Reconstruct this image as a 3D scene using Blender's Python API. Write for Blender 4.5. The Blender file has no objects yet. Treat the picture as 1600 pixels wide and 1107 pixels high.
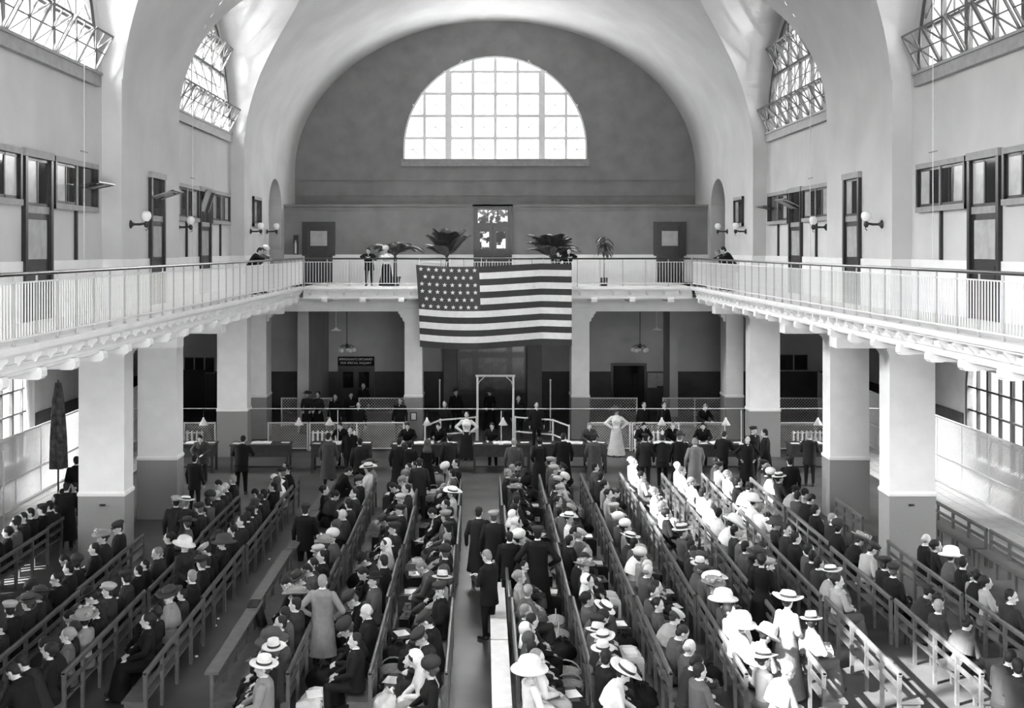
import bpy, bmesh, math, random
import numpy as np
from mathutils import Vector, Matrix, kdtree

R = math.radians
PI = math.pi
random.seed(11)
sc = bpy.context.scene
COL = sc.collection

# ------------------------------------------------------------------ camera
FPX = 1800.0            # focal length in pixels of the 1600x1107 frame
CX, CZ = -0.63, 8.2     # camera stands on the near gallery, slightly off the hall axis
VX, VY = 754.0, 389.0   # vanishing point of the hall axis
cam_data = bpy.data.cameras.new('camera')
cam = bpy.data.objects.new('camera', cam_data)
COL.objects.link(cam)
cam.location = (CX, 0, CZ)
cam.rotation_euler = (R(90), 0, 0)
cam_data.sensor_width = 36.0
cam_data.lens = 36.0 * FPX / 1600.0
cam_data.shift_x = (800 - VX) / 1600.0
cam_data.shift_y = -(553.5 - VY) / 1600.0
cam_data.clip_end = 300
sc.camera = cam

# ------------------------------------------------------------------ world, sun, daylight at the windows
world = bpy.data.worlds.new('sky')
sc.world = world
world.use_nodes = True
bg = world.node_tree.nodes['Background']
bg.inputs[0].default_value = (1, 1, 1, 1)
bg.inputs[1].default_value = 1.3

SUN_DIR = Vector((17.0, 9.5, -14.2)).normalized()
sun_data = bpy.data.lights.new('sun', 'SUN')
sun_data.energy = 42.0
sun_data.angle = R(0.8)
sun = bpy.data.objects.new('sun', sun_data)
COL.objects.link(sun)
sun.rotation_euler = SUN_DIR.to_track_quat('-Z', 'Y').to_euler()

def daylight(name, loc, direction, sx, sy, power):
    d = bpy.data.lights.new(name, 'AREA')
    d.shape = 'RECTANGLE'
    d.size, d.size_y = sx, sy
    d.energy = power
    o = bpy.data.objects.new(name, d)
    COL.objects.link(o)
    o.location = loc
    o.rotation_euler = Vector(direction).to_track_quat('-Z', 'Z').to_euler()
    return o

BAYS = (40.35, 25.0, 9.65)
for i, yc in enumerate(BAYS):
    daylight('daylight', (-14.6, yc, 20.3), (1, 0, -1.0), 9.0, 6.0, 29000)
    daylight('daylight', (14.6, yc, 20.3), (-1, 0, -1.0), 9.0, 6.0, 4200)
    daylight('daylight', (-20.6, yc, 7.4), (1, 0, -0.95), 6.0, 4.5, 9000)
    daylight('daylight', (20.6, yc, 7.4), (-1, 0, -0.95), 6.0, 4.5, 9000)
daylight('daylight', (0, 58.5, 15.4), (0, -1, 0), 9.3, 5.6, 3300)
daylight('daylight', (0, -7.9, 15.2), (0, 1, -0.1), 9.0, 5.0, 4000)
daylight('daylight', (5.0, -8.9, 3.0), (0, 1, 0.0), 12.0, 4.2, 3600)

sc.view_settings.view_transform = 'Standard'
sc.view_settings.look = 'None'
sc.view_settings.gamma = 1.0
sc.view_settings.use_curve_mapping = False
sc.view_settings.exposure = 0.55
sc.cycles.use_denoising = True
sc.cycles.max_bounces = 8
sc.cycles.diffuse_bounces = 5
sc.cycles.transparent_max_bounces = 16
sc.cycles.caustics_reflective = False
sc.cycles.caustics_refractive = False

# ------------------------------------------------------------------ pixel helpers (layout arithmetic)
def at_y(px, py, Y):
    return ((px - VX) / FPX * Y + CX, Y, CZ - (py - VY) / FPX * Y)
def at_z(px, py, z):
    Y = FPX * (CZ - z) / (py - VY)
    return ((px - VX) / FPX * Y + CX, Y, z)

# ------------------------------------------------------------------ materials
MATS = {}
def mat(name, g, rough=0.7, var=0.12, scale=3.0, bump=0.0, bscale=40.0, spec=0.3, detail=4.0, g2=None, metal=0.0):
    if name in MATS:
        return MATS[name]
    m = bpy.data.materials.new(name)
    m.use_nodes = True
    nt = m.node_tree
    b = nt.nodes['Principled BSDF']
    tc = nt.nodes.new('ShaderNodeTexCoord')
    nz = nt.nodes.new('ShaderNodeTexNoise')
    nz.inputs['Scale'].default_value = scale
    nz.inputs['Detail'].default_value = detail
    nt.links.new(tc.outputs['Object'], nz.inputs['Vector'])
    rp = nt.nodes.new('ShaderNodeValToRGB')
    lo = g * (1 - var) if g2 is None else g
    hi = g * (1 + var) if g2 is None else g2
    rp.color_ramp.elements[0].position = 0.3
    rp.color_ramp.elements[1].position = 0.7
    rp.color_ramp.elements[0].color = (lo, lo, lo, 1)
    rp.color_ramp.elements[1].color = (hi, hi, hi, 1)
    nt.links.new(nz.outputs['Fac'], rp.inputs['Fac'])
    nt.links.new(rp.outputs['Color'], b.inputs['Base Color'])
    b.inputs['Roughness'].default_value = rough
    b.inputs['Specular IOR Level'].default_value = spec
    b.inputs['Metallic'].default_value = metal
    if bump > 0:
        n2 = nt.nodes.new('ShaderNodeTexNoise')
        n2.inputs['Scale'].default_value = bscale
        n2.inputs['Detail'].default_value = 3
        nt.links.new(tc.outputs['Object'], n2.inputs['Vector'])
        bp = nt.nodes.new('ShaderNodeBump')
        bp.inputs['Strength'].default_value = bump
        bp.inputs['Distance'].default_value = 0.02
        nt.links.new(n2.outputs['Fac'], bp.inputs['Height'])
        nt.links.new(bp.outputs['Normal'], b.inputs['Normal'])
    MATS[name] = m
    return m

def channel_mat(name, channel, rough=0.85, gain=1.0, var=0.25, scale=9.0):
    """cloth / hair whose grey is read from one channel of the object's colour"""
    m = bpy.data.materials.new(name)
    m.use_nodes = True
    nt = m.node_tree
    b = nt.nodes['Principled BSDF']
    oi = nt.nodes.new('ShaderNodeObjectInfo')
    sp = nt.nodes.new('ShaderNodeSeparateColor')
    nt.links.new(oi.outputs['Color'], sp.inputs[0])
    tc = nt.nodes.new('ShaderNodeTexCoord')
    nz = nt.nodes.new('ShaderNodeTexNoise')
    nz.inputs['Scale'].default_value = scale
    nt.links.new(tc.outputs['Object'], nz.inputs['Vector'])
    mr = nt.nodes.new('ShaderNodeMapRange')
    mr.inputs['To Min'].default_value = gain * (1 - var)
    mr.inputs['To Max'].default_value = gain * (1 + var)
    nt.links.new(nz.outputs['Fac'], mr.inputs['Value'])
    mu = nt.nodes.new('ShaderNodeMath')
    mu.operation = 'MULTIPLY'
    nt.links.new(sp.outputs[channel], mu.inputs[0])
    nt.links.new(mr.outputs['Result'], mu.inputs[1])
    nt.links.new(mu.outputs[0], b.inputs['Base Color'])
    b.inputs['Roughness'].default_value = rough
    b.inputs['Specular IOR Level'].default_value = 0.2
    MATS[name] = m
    return m

def glass_mat(name, dark=False):
    m = bpy.data.materials.new(name)
    m.use_nodes = True
    nt = m.node_tree
    nt.nodes.remove(nt.nodes['Principled BSDF'])
    out = nt.nodes['Material Output']
    tr = nt.nodes.new('ShaderNodeBsdfTransparent')
    gl = nt.nodes.new('ShaderNodeBsdfGlossy')
    gl.inputs['Roughness'].default_value = 0.08
    mx = nt.nodes.new('ShaderNodeMixShader')
    mx.inputs[0].default_value = 0.06
    tr.inputs[0].default_value = (0.92, 0.92, 0.92, 1)
    nt.links.new(tr.outputs[0], mx.inputs[1])
    nt.links.new(gl.outputs[0], mx.inputs[2])
    nt.links.new(mx.outputs[0], out.inputs['Surface'])
    MATS[name] = m
    return m

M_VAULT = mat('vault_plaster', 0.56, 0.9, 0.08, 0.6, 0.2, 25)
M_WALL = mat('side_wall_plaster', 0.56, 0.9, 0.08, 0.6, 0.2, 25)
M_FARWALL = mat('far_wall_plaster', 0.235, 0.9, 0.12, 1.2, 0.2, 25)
M_DADO = mat('white_glazed_dado', 0.80, 0.5, 0.04, 2.0)
M_WHITE = mat('white_paint', 0.78, 0.6, 0.05, 2.0, 0.1, 30)
M_BASE = mat('grey_speckled_dado', 0.26, 0.8, 0.22, 60.0, 0.2, 60)
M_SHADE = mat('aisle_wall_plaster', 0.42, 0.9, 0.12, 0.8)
M_DARKDADO = mat('dark_wainscot', 0.055, 0.7, 0.2, 2.0)
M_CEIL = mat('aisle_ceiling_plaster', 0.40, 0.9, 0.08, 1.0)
M_FLOOR = mat('worn_floor', 0.045, 0.42, 0.35, 0.8, 0.15, 30, g2=0.105, detail=8, spec=0.6)
M_DARKWOOD = mat('dark_door_wood', 0.018, 0.35, 0.3, 8.0, spec=0.5)
M_WOOD = mat('bench_wood', 0.085, 0.40, 0.22, 6.0, spec=0.5)
M_DESK = mat('desk_wood', 0.035, 0.4, 0.3, 5.0, spec=0.5)
M_CASING = mat('window_casing', 0.30, 0.6, 0.12, 5.0)
M_IRON = mat('black_iron', 0.02, 0.45, 0.2, 8.0, spec=0.5)
M_IRONGREY = mat('grey_painted_iron', 0.42, 0.5, 0.1, 8.0)
M_ARCHFRAME = mat('dark_arch_frame', 0.07, 0.6, 0.15, 6.0)
M_MUNTIN = mat('painted_window_bar', 0.10, 0.5, 0.1, 8.0)
M_MUNTIN_GLARE = mat('glare_window_bar', 0.8, 0.5, 0.05, 8.0)  # bars made pale to stand in for glare from the bright panes
M_BALUSTER = mat('white_baluster_paint', 0.74, 0.5, 0.05, 8.0)
M_PAPER = mat('paper', 0.85, 0.8, 0.05, 20.0)
M_LEAF = mat('palm_leaf', 0.045, 0.45, 0.35, 12.0, spec=0.5)
M_POT = mat('plant_pot', 0.05, 0.5, 0.3, 6.0)
M_GLASS = glass_mat('clear_glass')
M_DARKGLASS = mat('dark_glass', 0.012, 0.06, 0.3, 2.0, spec=0.6)
M_PALEGLASS = mat('frosted_glass', 0.42, 0.25, 0.15, 3.0, spec=0.5)
M_GLOBE = mat('white_glass_globe', 0.85, 0.2, 0.03, 3.0, spec=0.5)
M_WICKER = mat('wicker', 0.32, 0.7, 0.45, 55.0, 0.6, 60)
M_CLOTH = channel_mat('coat_cloth', 0)
M_HAIR = channel_mat('hair', 1, 0.6, 1.0, 0.3, 25.0)
M_LOWER = channel_mat('trouser_or_skirt_cloth', 2)
M_SKIN = mat('skin', 0.46, 0.55, 0.08, 14.0)
M_LIP = mat('lips', 0.22, 0.5, 0.1, 20.0)
M_EYE = mat('eyes', 0.13, 0.4, 0.1, 20.0)
M_SHIRT = mat('white_linen', 0.75, 0.8, 0.06, 10.0)
M_SHOE = mat('black_leather', 0.02, 0.35, 0.2, 10.0, spec=0.5)
M_BAND = mat('dark_ribbon', 0.02, 0.6, 0.2, 10.0)

# ------------------------------------------------------------------ mesh builder
class MB:
    def __init__(s):
        s.v, s.f, s.mi = [], [], []
    def add(s, vs, fs, m=0, M=None):
        o = len(s.v)
        if M is not None:
            vs = [tuple(M @ Vector(p)) for p in vs]
        s.v += [tuple(p) for p in vs]
        s.f += [tuple(i + o for i in f) for f in fs]
        s.mi += [m] * len(fs)
        return s
    def box(s, x0, x1, y0, y1, z0, z1, m=0, M=None):
        vs = [(x0, y0, z0), (x1, y0, z0), (x1, y1, z0), (x0, y1, z0), (x0, y0, z1), (x1, y0, z1), (x1, y1, z1), (x0, y1, z1)]
        return s.add(vs, [(0, 3, 2, 1), (4, 5, 6, 7), (0, 1, 5, 4), (1, 2, 6, 5), (2, 3, 7, 6), (3, 0, 4, 7)], m, M)
    def quad(s, a, b, c, d, m=0):
        return s.add([a, b, c, d], [(0, 1, 2, 3)], m)
    def bar(s, a, b, w, h=None, m=0, up=(0, 0, 1)):
        """rectangular bar from a to b"""
        h = w if h is None else h
        a, b = Vector(a), Vector(b)
        d = (b - a).normalized()
        u = Vector(up)
        if abs(d.dot(u)) > 0.98:
            u = Vector((0, 1, 0))
        x = d.cross(u).normalized() * (w / 2)
        y = x.cross(d).normalized() * (h / 2)
        vs = [a - x - y, a + x - y, a + x + y, a - x + y, b - x - y, b + x - y, b + x + y, b - x + y]
        return s.add(vs, [(0, 1, 2, 3), (7, 6, 5, 4), (0, 4, 5, 1), (1, 5, 6, 2), (2, 6, 7, 3), (3, 7, 4, 0)], m)
    def tube(s, pts, r, n=8, m=0, closed_ends=True):
        pts = [Vector(p) for p in pts]
        rs = r if isinstance(r, (list, tuple)) else [r] * len(pts)
        vs, fs = [], []
        ref = Vector((0, 0, 1))
        for i, p in enumerate(pts):
            d = (pts[min(i + 1, len(pts) - 1)] - pts[max(i - 1, 0)]).normalized()
            u = ref if abs(d.dot(ref)) < 0.95 else Vector((1, 0, 0))
            x = d.cross(u).normalized()
            y = x.cross(d).normalized()
            for k in range(n):
                t = 2 * PI * k / n
                vs.append(p + (x * math.cos(t) + y * math.sin(t)) * rs[i])
        for i in range(len(pts) - 1):
            for k in range(n):
                a, b = i * n + k, i * n + (k + 1) % n
                fs.append((a, b, b + n, a + n))
        if closed_ends:
            fs.append(tuple(range(n - 1, -1, -1)))
            fs.append(tuple((len(pts) - 1) * n + k for k in range(n)))
        return s.add(vs, fs, m)
    def lathe(s, prof, n=16, m=0, M=None, sx=1.0, sy=1.0):
        """profile [(r, z)...] turned about z, closed at both ends"""
        vs, fs = [], []
        for r, z in prof:
            for k in range(n):
                t = 2 * PI * k / n
                vs.append((r * math.cos(t) * sx, r * math.sin(t) * sy, z))
        for i in range(len(prof) - 1):
            for k in range(n):
                a, b = i * n + k, i * n + (k + 1) % n
                fs.append((a, b, b + n, a + n))
        fs.append(tuple(range(n - 1, -1, -1)))
        fs.append(tuple((len(prof) - 1) * n + k for k in range(n)))
        return s.add(vs, fs, m, M)
    def ell(s, c, r, n=12, k=8, m=0, M=None):
        vs, fs = [(c[0], c[1], c[2] - r[2])], []
        for i in range(1, k):
            ph = -PI / 2 + PI * i / k
            for j in range(n):
                t = 2 * PI * j / n
                vs.append((c[0] + r[0] * math.cos(ph) * math.cos(t), c[1] + r[1] * math.cos(ph) * math.sin(t), c[2] + r[2] * math.sin(ph)))
        vs.append((c[0], c[1], c[2] + r[2]))
        for j in range(n):
            fs.append((0, 1 + (j + 1) % n, 1 + j))
        for i in range(k - 2):
            for j in range(n):
                a, b = 1 + i * n + j, 1 + i * n + (j + 1) % n
                fs.append((a, b, b + n, a + n))
        top, base = len(vs) - 1, 1 + (k - 2) * n
        for j in range(n):
            fs.append((top, base + j, base + (j + 1) % n))
        return s.add(vs, fs, m, M)
    def prism(s, poly, axis, lo, hi, m=0):
        """extrude a 2-D polygon along an axis ('x': poly is (y,z); 'y': (x,z); 'z': (x,y))"""
        def P(p, t):
            return {'x': (t, p[0], p[1]), 'y': (p[0], t, p[1]), 'z': (p[0], p[1], t)}[axis]
        n = len(poly)
        vs = [P(p, lo) for p in poly] + [P(p, hi) for p in poly]
        fs = [tuple(range(n)), tuple(range(2 * n - 1, n - 1, -1))]
        fs += [(i, i + n, (i + 1) % n + n, (i + 1) % n) for i in range(n)]
        return s.add(vs, fs, m)
    def mesh(s, name, mats, smooth=False):
        me = bpy.data.meshes.new(name)
        me.from_pydata(s.v, [], s.f)
        for m in (mats if isinstance(mats, (list, tuple)) else [mats]):
            me.materials.append(m)
        if len(set(s.mi)) > 1:
            me.polygons.foreach_set('material_index', s.mi)
        if smooth:
            me.polygons.foreach_set('use_smooth', [True] * len(me.polygons))
        bm = bmesh.new()
        bm.from_mesh(me)
        bmesh.ops.recalc_face_normals(bm, faces=bm.faces)
        bm.to_mesh(me)
        bm.free()
        me.update()
        return me
    def build(s, name, mats, parent=None, smooth=False, loc=None):
        o = bpy.data.objects.new(name, s.mesh(name, mats, smooth))
        COL.objects.link(o)
        if parent is not None:
            o.parent = parent
        if loc is not None:
            o.location = loc
        return o

def inst(name, me, parent=None, loc=(0, 0, 0), rot=(0, 0, 0), scale=(1, 1, 1)):
    o = bpy.data.objects.new(name, me)
    COL.objects.link(o)
    o.parent = parent
    o.location, o.rotation_euler, o.scale = loc, rot, scale
    return o
def empty(name, loc=(0, 0, 0), rz=0.0):
    o = bpy.data.objects.new(name, None)
    COL.objects.link(o)
    o.location = loc
    o.rotation_euler = (0, 0, rz)
    return o
def tag(o, label, cat, group=None):
    o['label'] = label
    o['category'] = cat
    if group:
        o['group'] = group
    return o
def struct(o, label=None):
    o['kind'] = 'structure'
    if label:
        o['label'] = label
    return o
def stuff(o):
    o['kind'] = 'stuff'
    return o
def copy_tree(o, parent=None):
    c = o.copy()
    COL.objects.link(c)
    c.parent = parent
    for ch in list(o.children):
        copy_tree(ch, c)
    return c
ORD = ['first', 'second', 'third', 'fourth', 'fifth', 'sixth', 'seventh', 'eighth', 'ninth', 'tenth', 'eleventh', 'twelfth', 'thirteenth',
       'fourteenth', 'fifteenth', 'sixteenth', 'seventeenth', 'eighteenth', 'nineteenth', 'twentieth', 'twenty-first', 'twenty-second',
       'twenty-third', 'twenty-fourth', 'twenty-fifth', 'twenty-sixth', 'twenty-seventh', 'twenty-eighth', 'twenty-ninth', 'thirtieth',
       'thirty-first', 'thirty-second', 'thirty-third', 'thirty-fourth', 'thirty-fifth', 'thirty-sixth']
# ================================================================== THE HALL
XW, XP = 10.5, 9.98              # bay wall plane, pier plane
Y0, Y1 = -7.5, 57.5              # near and far end walls of the vaulted hall
ZS, A, B = 12.13, 9.98, 7.45     # vault springing and semi-axes
RL, ZL = 4.85, 12.6              # lunette arch radius and springing
RW, ZW = 4.3, 12.65              # lunette window
GZ = 6.62                        # gallery floor
GX, GY = 8.1, 47.8               # gallery front edges
YLOW = 54.3                      # low far gallery wall
PIERS = [(Y0, 4.8), (14.5, 20.15), (29.85, 35.5), (45.2, Y1)]

def bay_of(y):
    for c in BAYS:
        if abs(y - c) <= RL + 1e-6:
            return c
    return None

# floor ------------------------------------------------------------------
mb = MB()
mb.box(-18, 18, -9, 60, -0.3, 0)
struct(mb.build('floor', M_FLOOR), 'worn dark floor of the registry hall')

# vault ------------------------------------------------------------------
mb = MB()
NA = 28
def strip(ys, fn):
    for sgn in (-1, 1):
        prev = None
        for y in ys:
            row = fn(y, sgn)
            if prev is not None:
                vs = prev + row
                n = len(row)
                mb.add(vs, [(i, i + 1, n + i + 1, n + i) for i in range(n - 1)])
            prev = row
def pier_row(y, s):
    return [(s * A * math.sin(a), y, ZS + B * math.cos(a)) for a in (PI / 2 * i / NA for i in range(NA + 1))]
def bay_row(y, s):
    c = bay_of(y)
    zl = ZL + math.sqrt(max(0.0, RL * RL - (y - c) ** 2))
    am = math.acos(min(1.0, (zl - ZS) / B))
    return [(s * A * math.sin(a), y, ZS + B * math.cos(a)) for a in (am * i / NA for i in range(NA + 1))]
def lun_row(y, s):
    c = bay_of(y)
    zl = ZL + math.sqrt(max(0.0, RL * RL - (y - c) ** 2))
    am = math.acos(min(1.0, (zl - ZS) / B))
    x = A * math.sin(am)
    return [(s * (x + (XW + 0.25 - x) * t), y, zl) for t in (0, 0.5, 1)]
for a, b in PIERS:
    n = max(2, int((b - a) / 0.8))
    strip([a + (b - a) * i / n for i in range(n + 1)], pier_row)
for c in BAYS:
    ys = [c - RL * math.cos(PI * i / 48) for i in range(49)]
    strip(ys, bay_row)
    strip(ys, lun_row)
struct(mb.build('ceiling', M_VAULT, smooth=True), 'plaster barrel vault with groined lunettes')

# upper side walls ----------------------------------------------------------
def arch_side_wall(s):
    mb = MB()
    x = s * XW
    t = s * 0.25
    for c in BAYS:
        a, b = c - RL, c + RL
        mb.box(min(x, x + t), max(x, x + t), a, b, GZ - 0.3, ZW - 0.02)
        N = 40
        prev = None
        for i in range(N + 1):
            th = PI * i / N
            p_in = (c - RW * math.cos(th), ZW + RW * math.sin(th))
            p_out = (c - RL * math.cos(th), ZL + RL * math.sin(th))
            cur = [(x, p_in[0], p_in[1]), (x, p_out[0], p_out[1]), (x + t, p_out[0], p_out[1]), (x + t, p_in[0], p_in[1])]
            if prev:
                mb.add(prev + cur, [(0, 1, 5, 4), (1, 2, 6, 5), (2, 3, 7, 6), (3, 0, 4, 7)])
            prev = cur
    for a, b in PIERS[:3]:
        lo, hi = sorted((s * XP, s * (XW + 0.25)))
        mb.box(lo, hi, a, b, GZ - 0.3, ZS + 0.5)
    # far pier with the small arched passage
    lo, hi = sorted((s * XP, s * (XW + 0.25)))
    ya, yb, zsp, rr = 50.4, 53.6, 10.0, 1.6
    mb.box(lo, hi, PIERS[3][0], ya, GZ - 0.3, ZS + 0.5)
    mb.box(lo, hi, yb, Y1 + 0.3, GZ - 0.3, ZS + 0.5)
    N = 20
    yc = (ya + yb) / 2
    for i in range(N):
        t0, t1 = PI * i / N, PI * (i + 1) / N
        q = [(yc - rr * math.cos(t0), zsp + 0.85 * rr * math.sin(t0)), (yc - rr * math.cos(t1), zsp + 0.85 * rr * math.sin(t1))]
        poly = [q[0], q[1], (q[1][0], ZS + 0.5), (q[0][0], ZS + 0.5)]
        mb.prism(poly, 'x', lo, hi)
    # little lobby behind the passage
    keep = mb
    mb = MB()
    xo = s * (XW + 0.25)
    lo2, hi2 = sorted((xo, s * (XW + 2.2)))
    mb.box(lo2, hi2, ya - 0.3, ya - 0.1, GZ - 0.3, 12)
    mb.box(lo2, hi2, yb + 0.1, yb + 0.3, GZ - 0.3, 12)
    mb.box(*sorted((s * (XW + 2.1), s * (XW + 2.3))), ya - 0.3, yb + 0.3, GZ - 0.3, 12)
    mb.box(lo2, hi2, ya - 0.3, yb + 0.3, 11.8, 12)
    mb.box(lo2, hi2, ya - 0.3, yb + 0.3, GZ - 0.3, GZ)
    struct(mb.build('wall_lobby_left' if s < 0 else 'wall_lobby_right', M_FARWALL), 'dim lobby behind the arched passage')
    return keep
struct(arch_side_wall(-1).build('wall_left', M_WALL), 'grey plaster upper wall over the left gallery')
struct(arch_side_wall(1).build('wall_right', M_WALL), 'pale plaster upper wall over the right gallery')

# white dado band along the galleries, broken at doors -------------------------
DOORW = 0.80
def door_spans(s):
    sp = [(c + 0.45 - DOORW, c + 0.45 + DOORW) for c in BAYS]
    sp += [(32.95 - 0.72, 32.95 + 0.72), (17.3 - 0.72, 17.3 + 0.72)]
    return sp
for s, nm in ((-1, 'trim_1'), (1, 'trim_2')):
    mb = MB()
    segs = []
    for a, b in PIERS:
        segs.append((a, min(b, 50.4), XP))
    for c in BAYS:
        segs.append((c - RL, c + RL, XW))
    for a, b, x in segs:
        cuts = sorted([(max(a, p), min(b, q)) for p, q in door_spans(s) if p < b and q > a])
        cur = a
        for p, q in cuts + [(b, b)]:
            if p > cur:
                lo, hi = sorted((s * x, s * (x - 0.04)))
                mb.box(lo, hi, cur, p, GZ, 7.93)
            cur = max(cur, q)
    for y in [p[0] for p in PIERS[1:]]:                      # near faces of the piers
        lo, hi = sorted((s * (XP - 0.04), s * XW))
        mb.box(lo, hi, y - 0.04, y, GZ, 7.93)
    struct(mb.build(nm, M_DADO), 'white dado band along the gallery wall')

# end walls with the great arched windows -----------------------------------------
TW, TST, TSILL = 4.58, 0.60, 12.64
def vault_z(x):
    return ZS + B * math.sqrt(max(0.0, 1 - (x / A) ** 2))
def win_top(x):
    return TSILL + TST + math.sqrt(max(0.0, TW * TW - x * x))
def end_wall(y, t, zlow):
    mb = MB()
    xs = sorted(set([-XP, XP] + [TW * math.sin(PI / 2 * i / 20) * sg for i in range(21) for sg in (-1, 1)] + [XP * i / 24 for i in range(-24, 25)]))
    for x0, x1 in zip(xs[:-1], xs[1:]):
        xm = (x0 + x1) / 2
        if abs(xm) > TW:
            mb.prism([(x0, zlow), (x1, zlow), (x1, vault_z(x1) + 0.8), (x0, vault_z(x0) + 0.8)], 'y', y, y + t)
        else:
            mb.prism([(x0, zlow), (x1, zlow), (x1, TSILL), (x0, TSILL)], 'y', y, y + t)
            mb.prism([(x0, win_top(x0)), (x1, win_top(x1)), (x1, vault_z(x1) + 0.8), (x0, vault_z(x0) + 0.8)], 'y', y, y + t)
    return mb
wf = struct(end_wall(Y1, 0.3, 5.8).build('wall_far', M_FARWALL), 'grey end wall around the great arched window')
struct(end_wall(Y0 - 0.3, 0.3, 5.8).build('wall_near', M_WALL))
for z in (10.85, 11.62):
    mb = MB()
    mb.box(-XP, XP, Y1 - 0.07, Y1, z, z + 0.09)
    mb.build('string_course', M_FARWALL, wf)

# low far gallery wall ----------------------------------------------------------
wl = struct(empty('wall_far_low', (0, YLOW, 0)), 'low grey wall behind the far gallery')
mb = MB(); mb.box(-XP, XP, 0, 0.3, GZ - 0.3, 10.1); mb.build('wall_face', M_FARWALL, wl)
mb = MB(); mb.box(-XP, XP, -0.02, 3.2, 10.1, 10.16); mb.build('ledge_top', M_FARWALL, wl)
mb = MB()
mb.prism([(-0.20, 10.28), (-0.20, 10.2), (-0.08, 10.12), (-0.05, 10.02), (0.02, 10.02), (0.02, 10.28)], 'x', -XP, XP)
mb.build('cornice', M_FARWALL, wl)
mb = MB()
FD = [(-9.12, -7.57), (-1.05, 0.75), (7.43, 8.95)]         # doors in the low wall
cur = -XP
for a, b in FD + [(XP, XP)]:
    mb.box(cur, a + (0.12 if a < XP else 0), -0.04, 0, GZ, 7.93)
    cur = b - 0.12
mb.build('dado_band', M_DADO, wl)

# lower part of the hall: aisles ---------------------------------------------------
XA = 17.5
YB = 58.2
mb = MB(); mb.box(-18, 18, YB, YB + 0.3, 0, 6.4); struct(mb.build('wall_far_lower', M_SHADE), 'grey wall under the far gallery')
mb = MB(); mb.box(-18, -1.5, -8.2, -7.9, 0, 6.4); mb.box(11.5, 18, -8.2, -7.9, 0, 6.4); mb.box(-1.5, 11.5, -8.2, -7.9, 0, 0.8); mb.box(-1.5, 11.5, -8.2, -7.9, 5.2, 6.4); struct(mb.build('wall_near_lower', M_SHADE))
mb = MB()
mb.box(-XA, XA, YB - 0.05, YB, 0, 2.0)
struct(mb.build('wainscot_far', M_DARKDADO), 'dark wainscot under the far gallery')
AW_R, AW_SPR, AW_SILL = 2.75, 2.9, 0.5
def aisle_wall(s):
    mb = MB()
    lo, hi = sorted((s * XA, s * (XA + 0.3)))
    edges = [-8.0]
    for c in sorted(BAYS):
        edges += [c - AW_R, c + AW_R]
    edges += [YB + 0.3]
    for i in range(0, len(edges), 2):
        mb.box(lo, hi, edges[i], edges[i + 1], 0, 6.4)
    for c in BAYS:
        mb.box(lo, hi, c - AW_R, c + AW_R, 0, AW_SILL)
        N = 24
        for i in range(N):
            t0, t1 = PI * i / N, PI * (i + 1) / N
            q0 = (c - AW_R * math.cos(t0), AW_SPR + AW_R * math.sin(t0))
            q1 = (c - AW_R * math.cos(t1), AW_SPR + AW_R * math.sin(t1))
            mb.prism([q0, q1, (q1[0], 6.4), (q0[0], 6.4)], 'x', lo, hi)
    return mb
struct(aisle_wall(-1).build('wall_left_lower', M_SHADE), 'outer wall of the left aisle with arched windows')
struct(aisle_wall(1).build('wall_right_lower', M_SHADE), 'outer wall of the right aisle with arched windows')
for s, nm in ((-1, 'wainscot_left'), (1, 'wainscot_right')):
    mb = MB()
    lo, hi = sorted((s * XA, s * (XA - 0.05)))
    edges = [-8.0]
    for c in sorted(BAYS):
        edges += [c - AW_R - 0.3, c + AW_R + 0.3]
    edges += [YB]
    for i in range(0, len(edges), 2):
        mb.box(lo, hi, edges[i], edges[i + 1], 0, 2.0)
    struct(mb.build(nm, M_DARKDADO), 'dark wainscot of the ' + ('left' if s < 0 else 'right') + ' aisle')
# ceilings over the aisles and under the far / near gallery
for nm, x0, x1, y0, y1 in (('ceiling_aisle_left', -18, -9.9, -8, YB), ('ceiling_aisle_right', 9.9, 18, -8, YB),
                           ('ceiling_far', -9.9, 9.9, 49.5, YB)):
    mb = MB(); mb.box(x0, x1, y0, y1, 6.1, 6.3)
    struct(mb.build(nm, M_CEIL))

# columns ----------------------------------------------------------------------------
def column(x0, x1, y0, y1, label, bracket=None):
    cx, cy = (x0 + x1) / 2, (y0 + y1) / 2
    e = struct(empty('column', (cx, cy, 0)), label)
    hx, hy = (x1 - x0) / 2, (y1 - y0) / 2
    mb = MB(); mb.box(-hx, hx, -hy, hy, 1.86, 5.6); mb.build('shaft', M_WHITE, e)
    mb = MB(); mb.box(-hx - .015, hx + .015, -hy - .015, hy + .015, 0, 1.80); mb.build('dado', M_BASE, e)
    mb = MB()
    prof = [(0.0, 1.78), (0.03, 1.80), (0.035, 1.86), (0.015, 1.90), (0, 1.92)]
    for (p0, z0), (p1, z1) in zip(prof[:-1], prof[1:]):
        a = [(-hx - p0, -hy - p0, z0), (hx + p0, -hy - p0, z0), (hx + p0, hy + p0, z0), (-hx - p0, hy + p0, z0)]
        b = [(-hx - p1, -hy - p1, z1), (hx + p1, -hy - p1, z1), (hx + p1, hy + p1, z1), (-hx - p1, hy + p1, z1)]
        mb.add(a + b, [(0, 1, 5, 4), (1, 2, 6, 5), (2, 3, 7, 6), (3, 0, 4, 7)])
    mb.build('dado_moulding', M_WHITE, e)
    mb = MB()
    for p, z0, z1 in ((0.03, 5.44, 5.5), (0.07, 5.5, 5.56), (0.11, 5.56, 5.66)):
        mb.box(-hx - p, hx + p, -hy - p, hy + p, z0, z1)
    mb.build('capital', M_WHITE, e)
    return e
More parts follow.
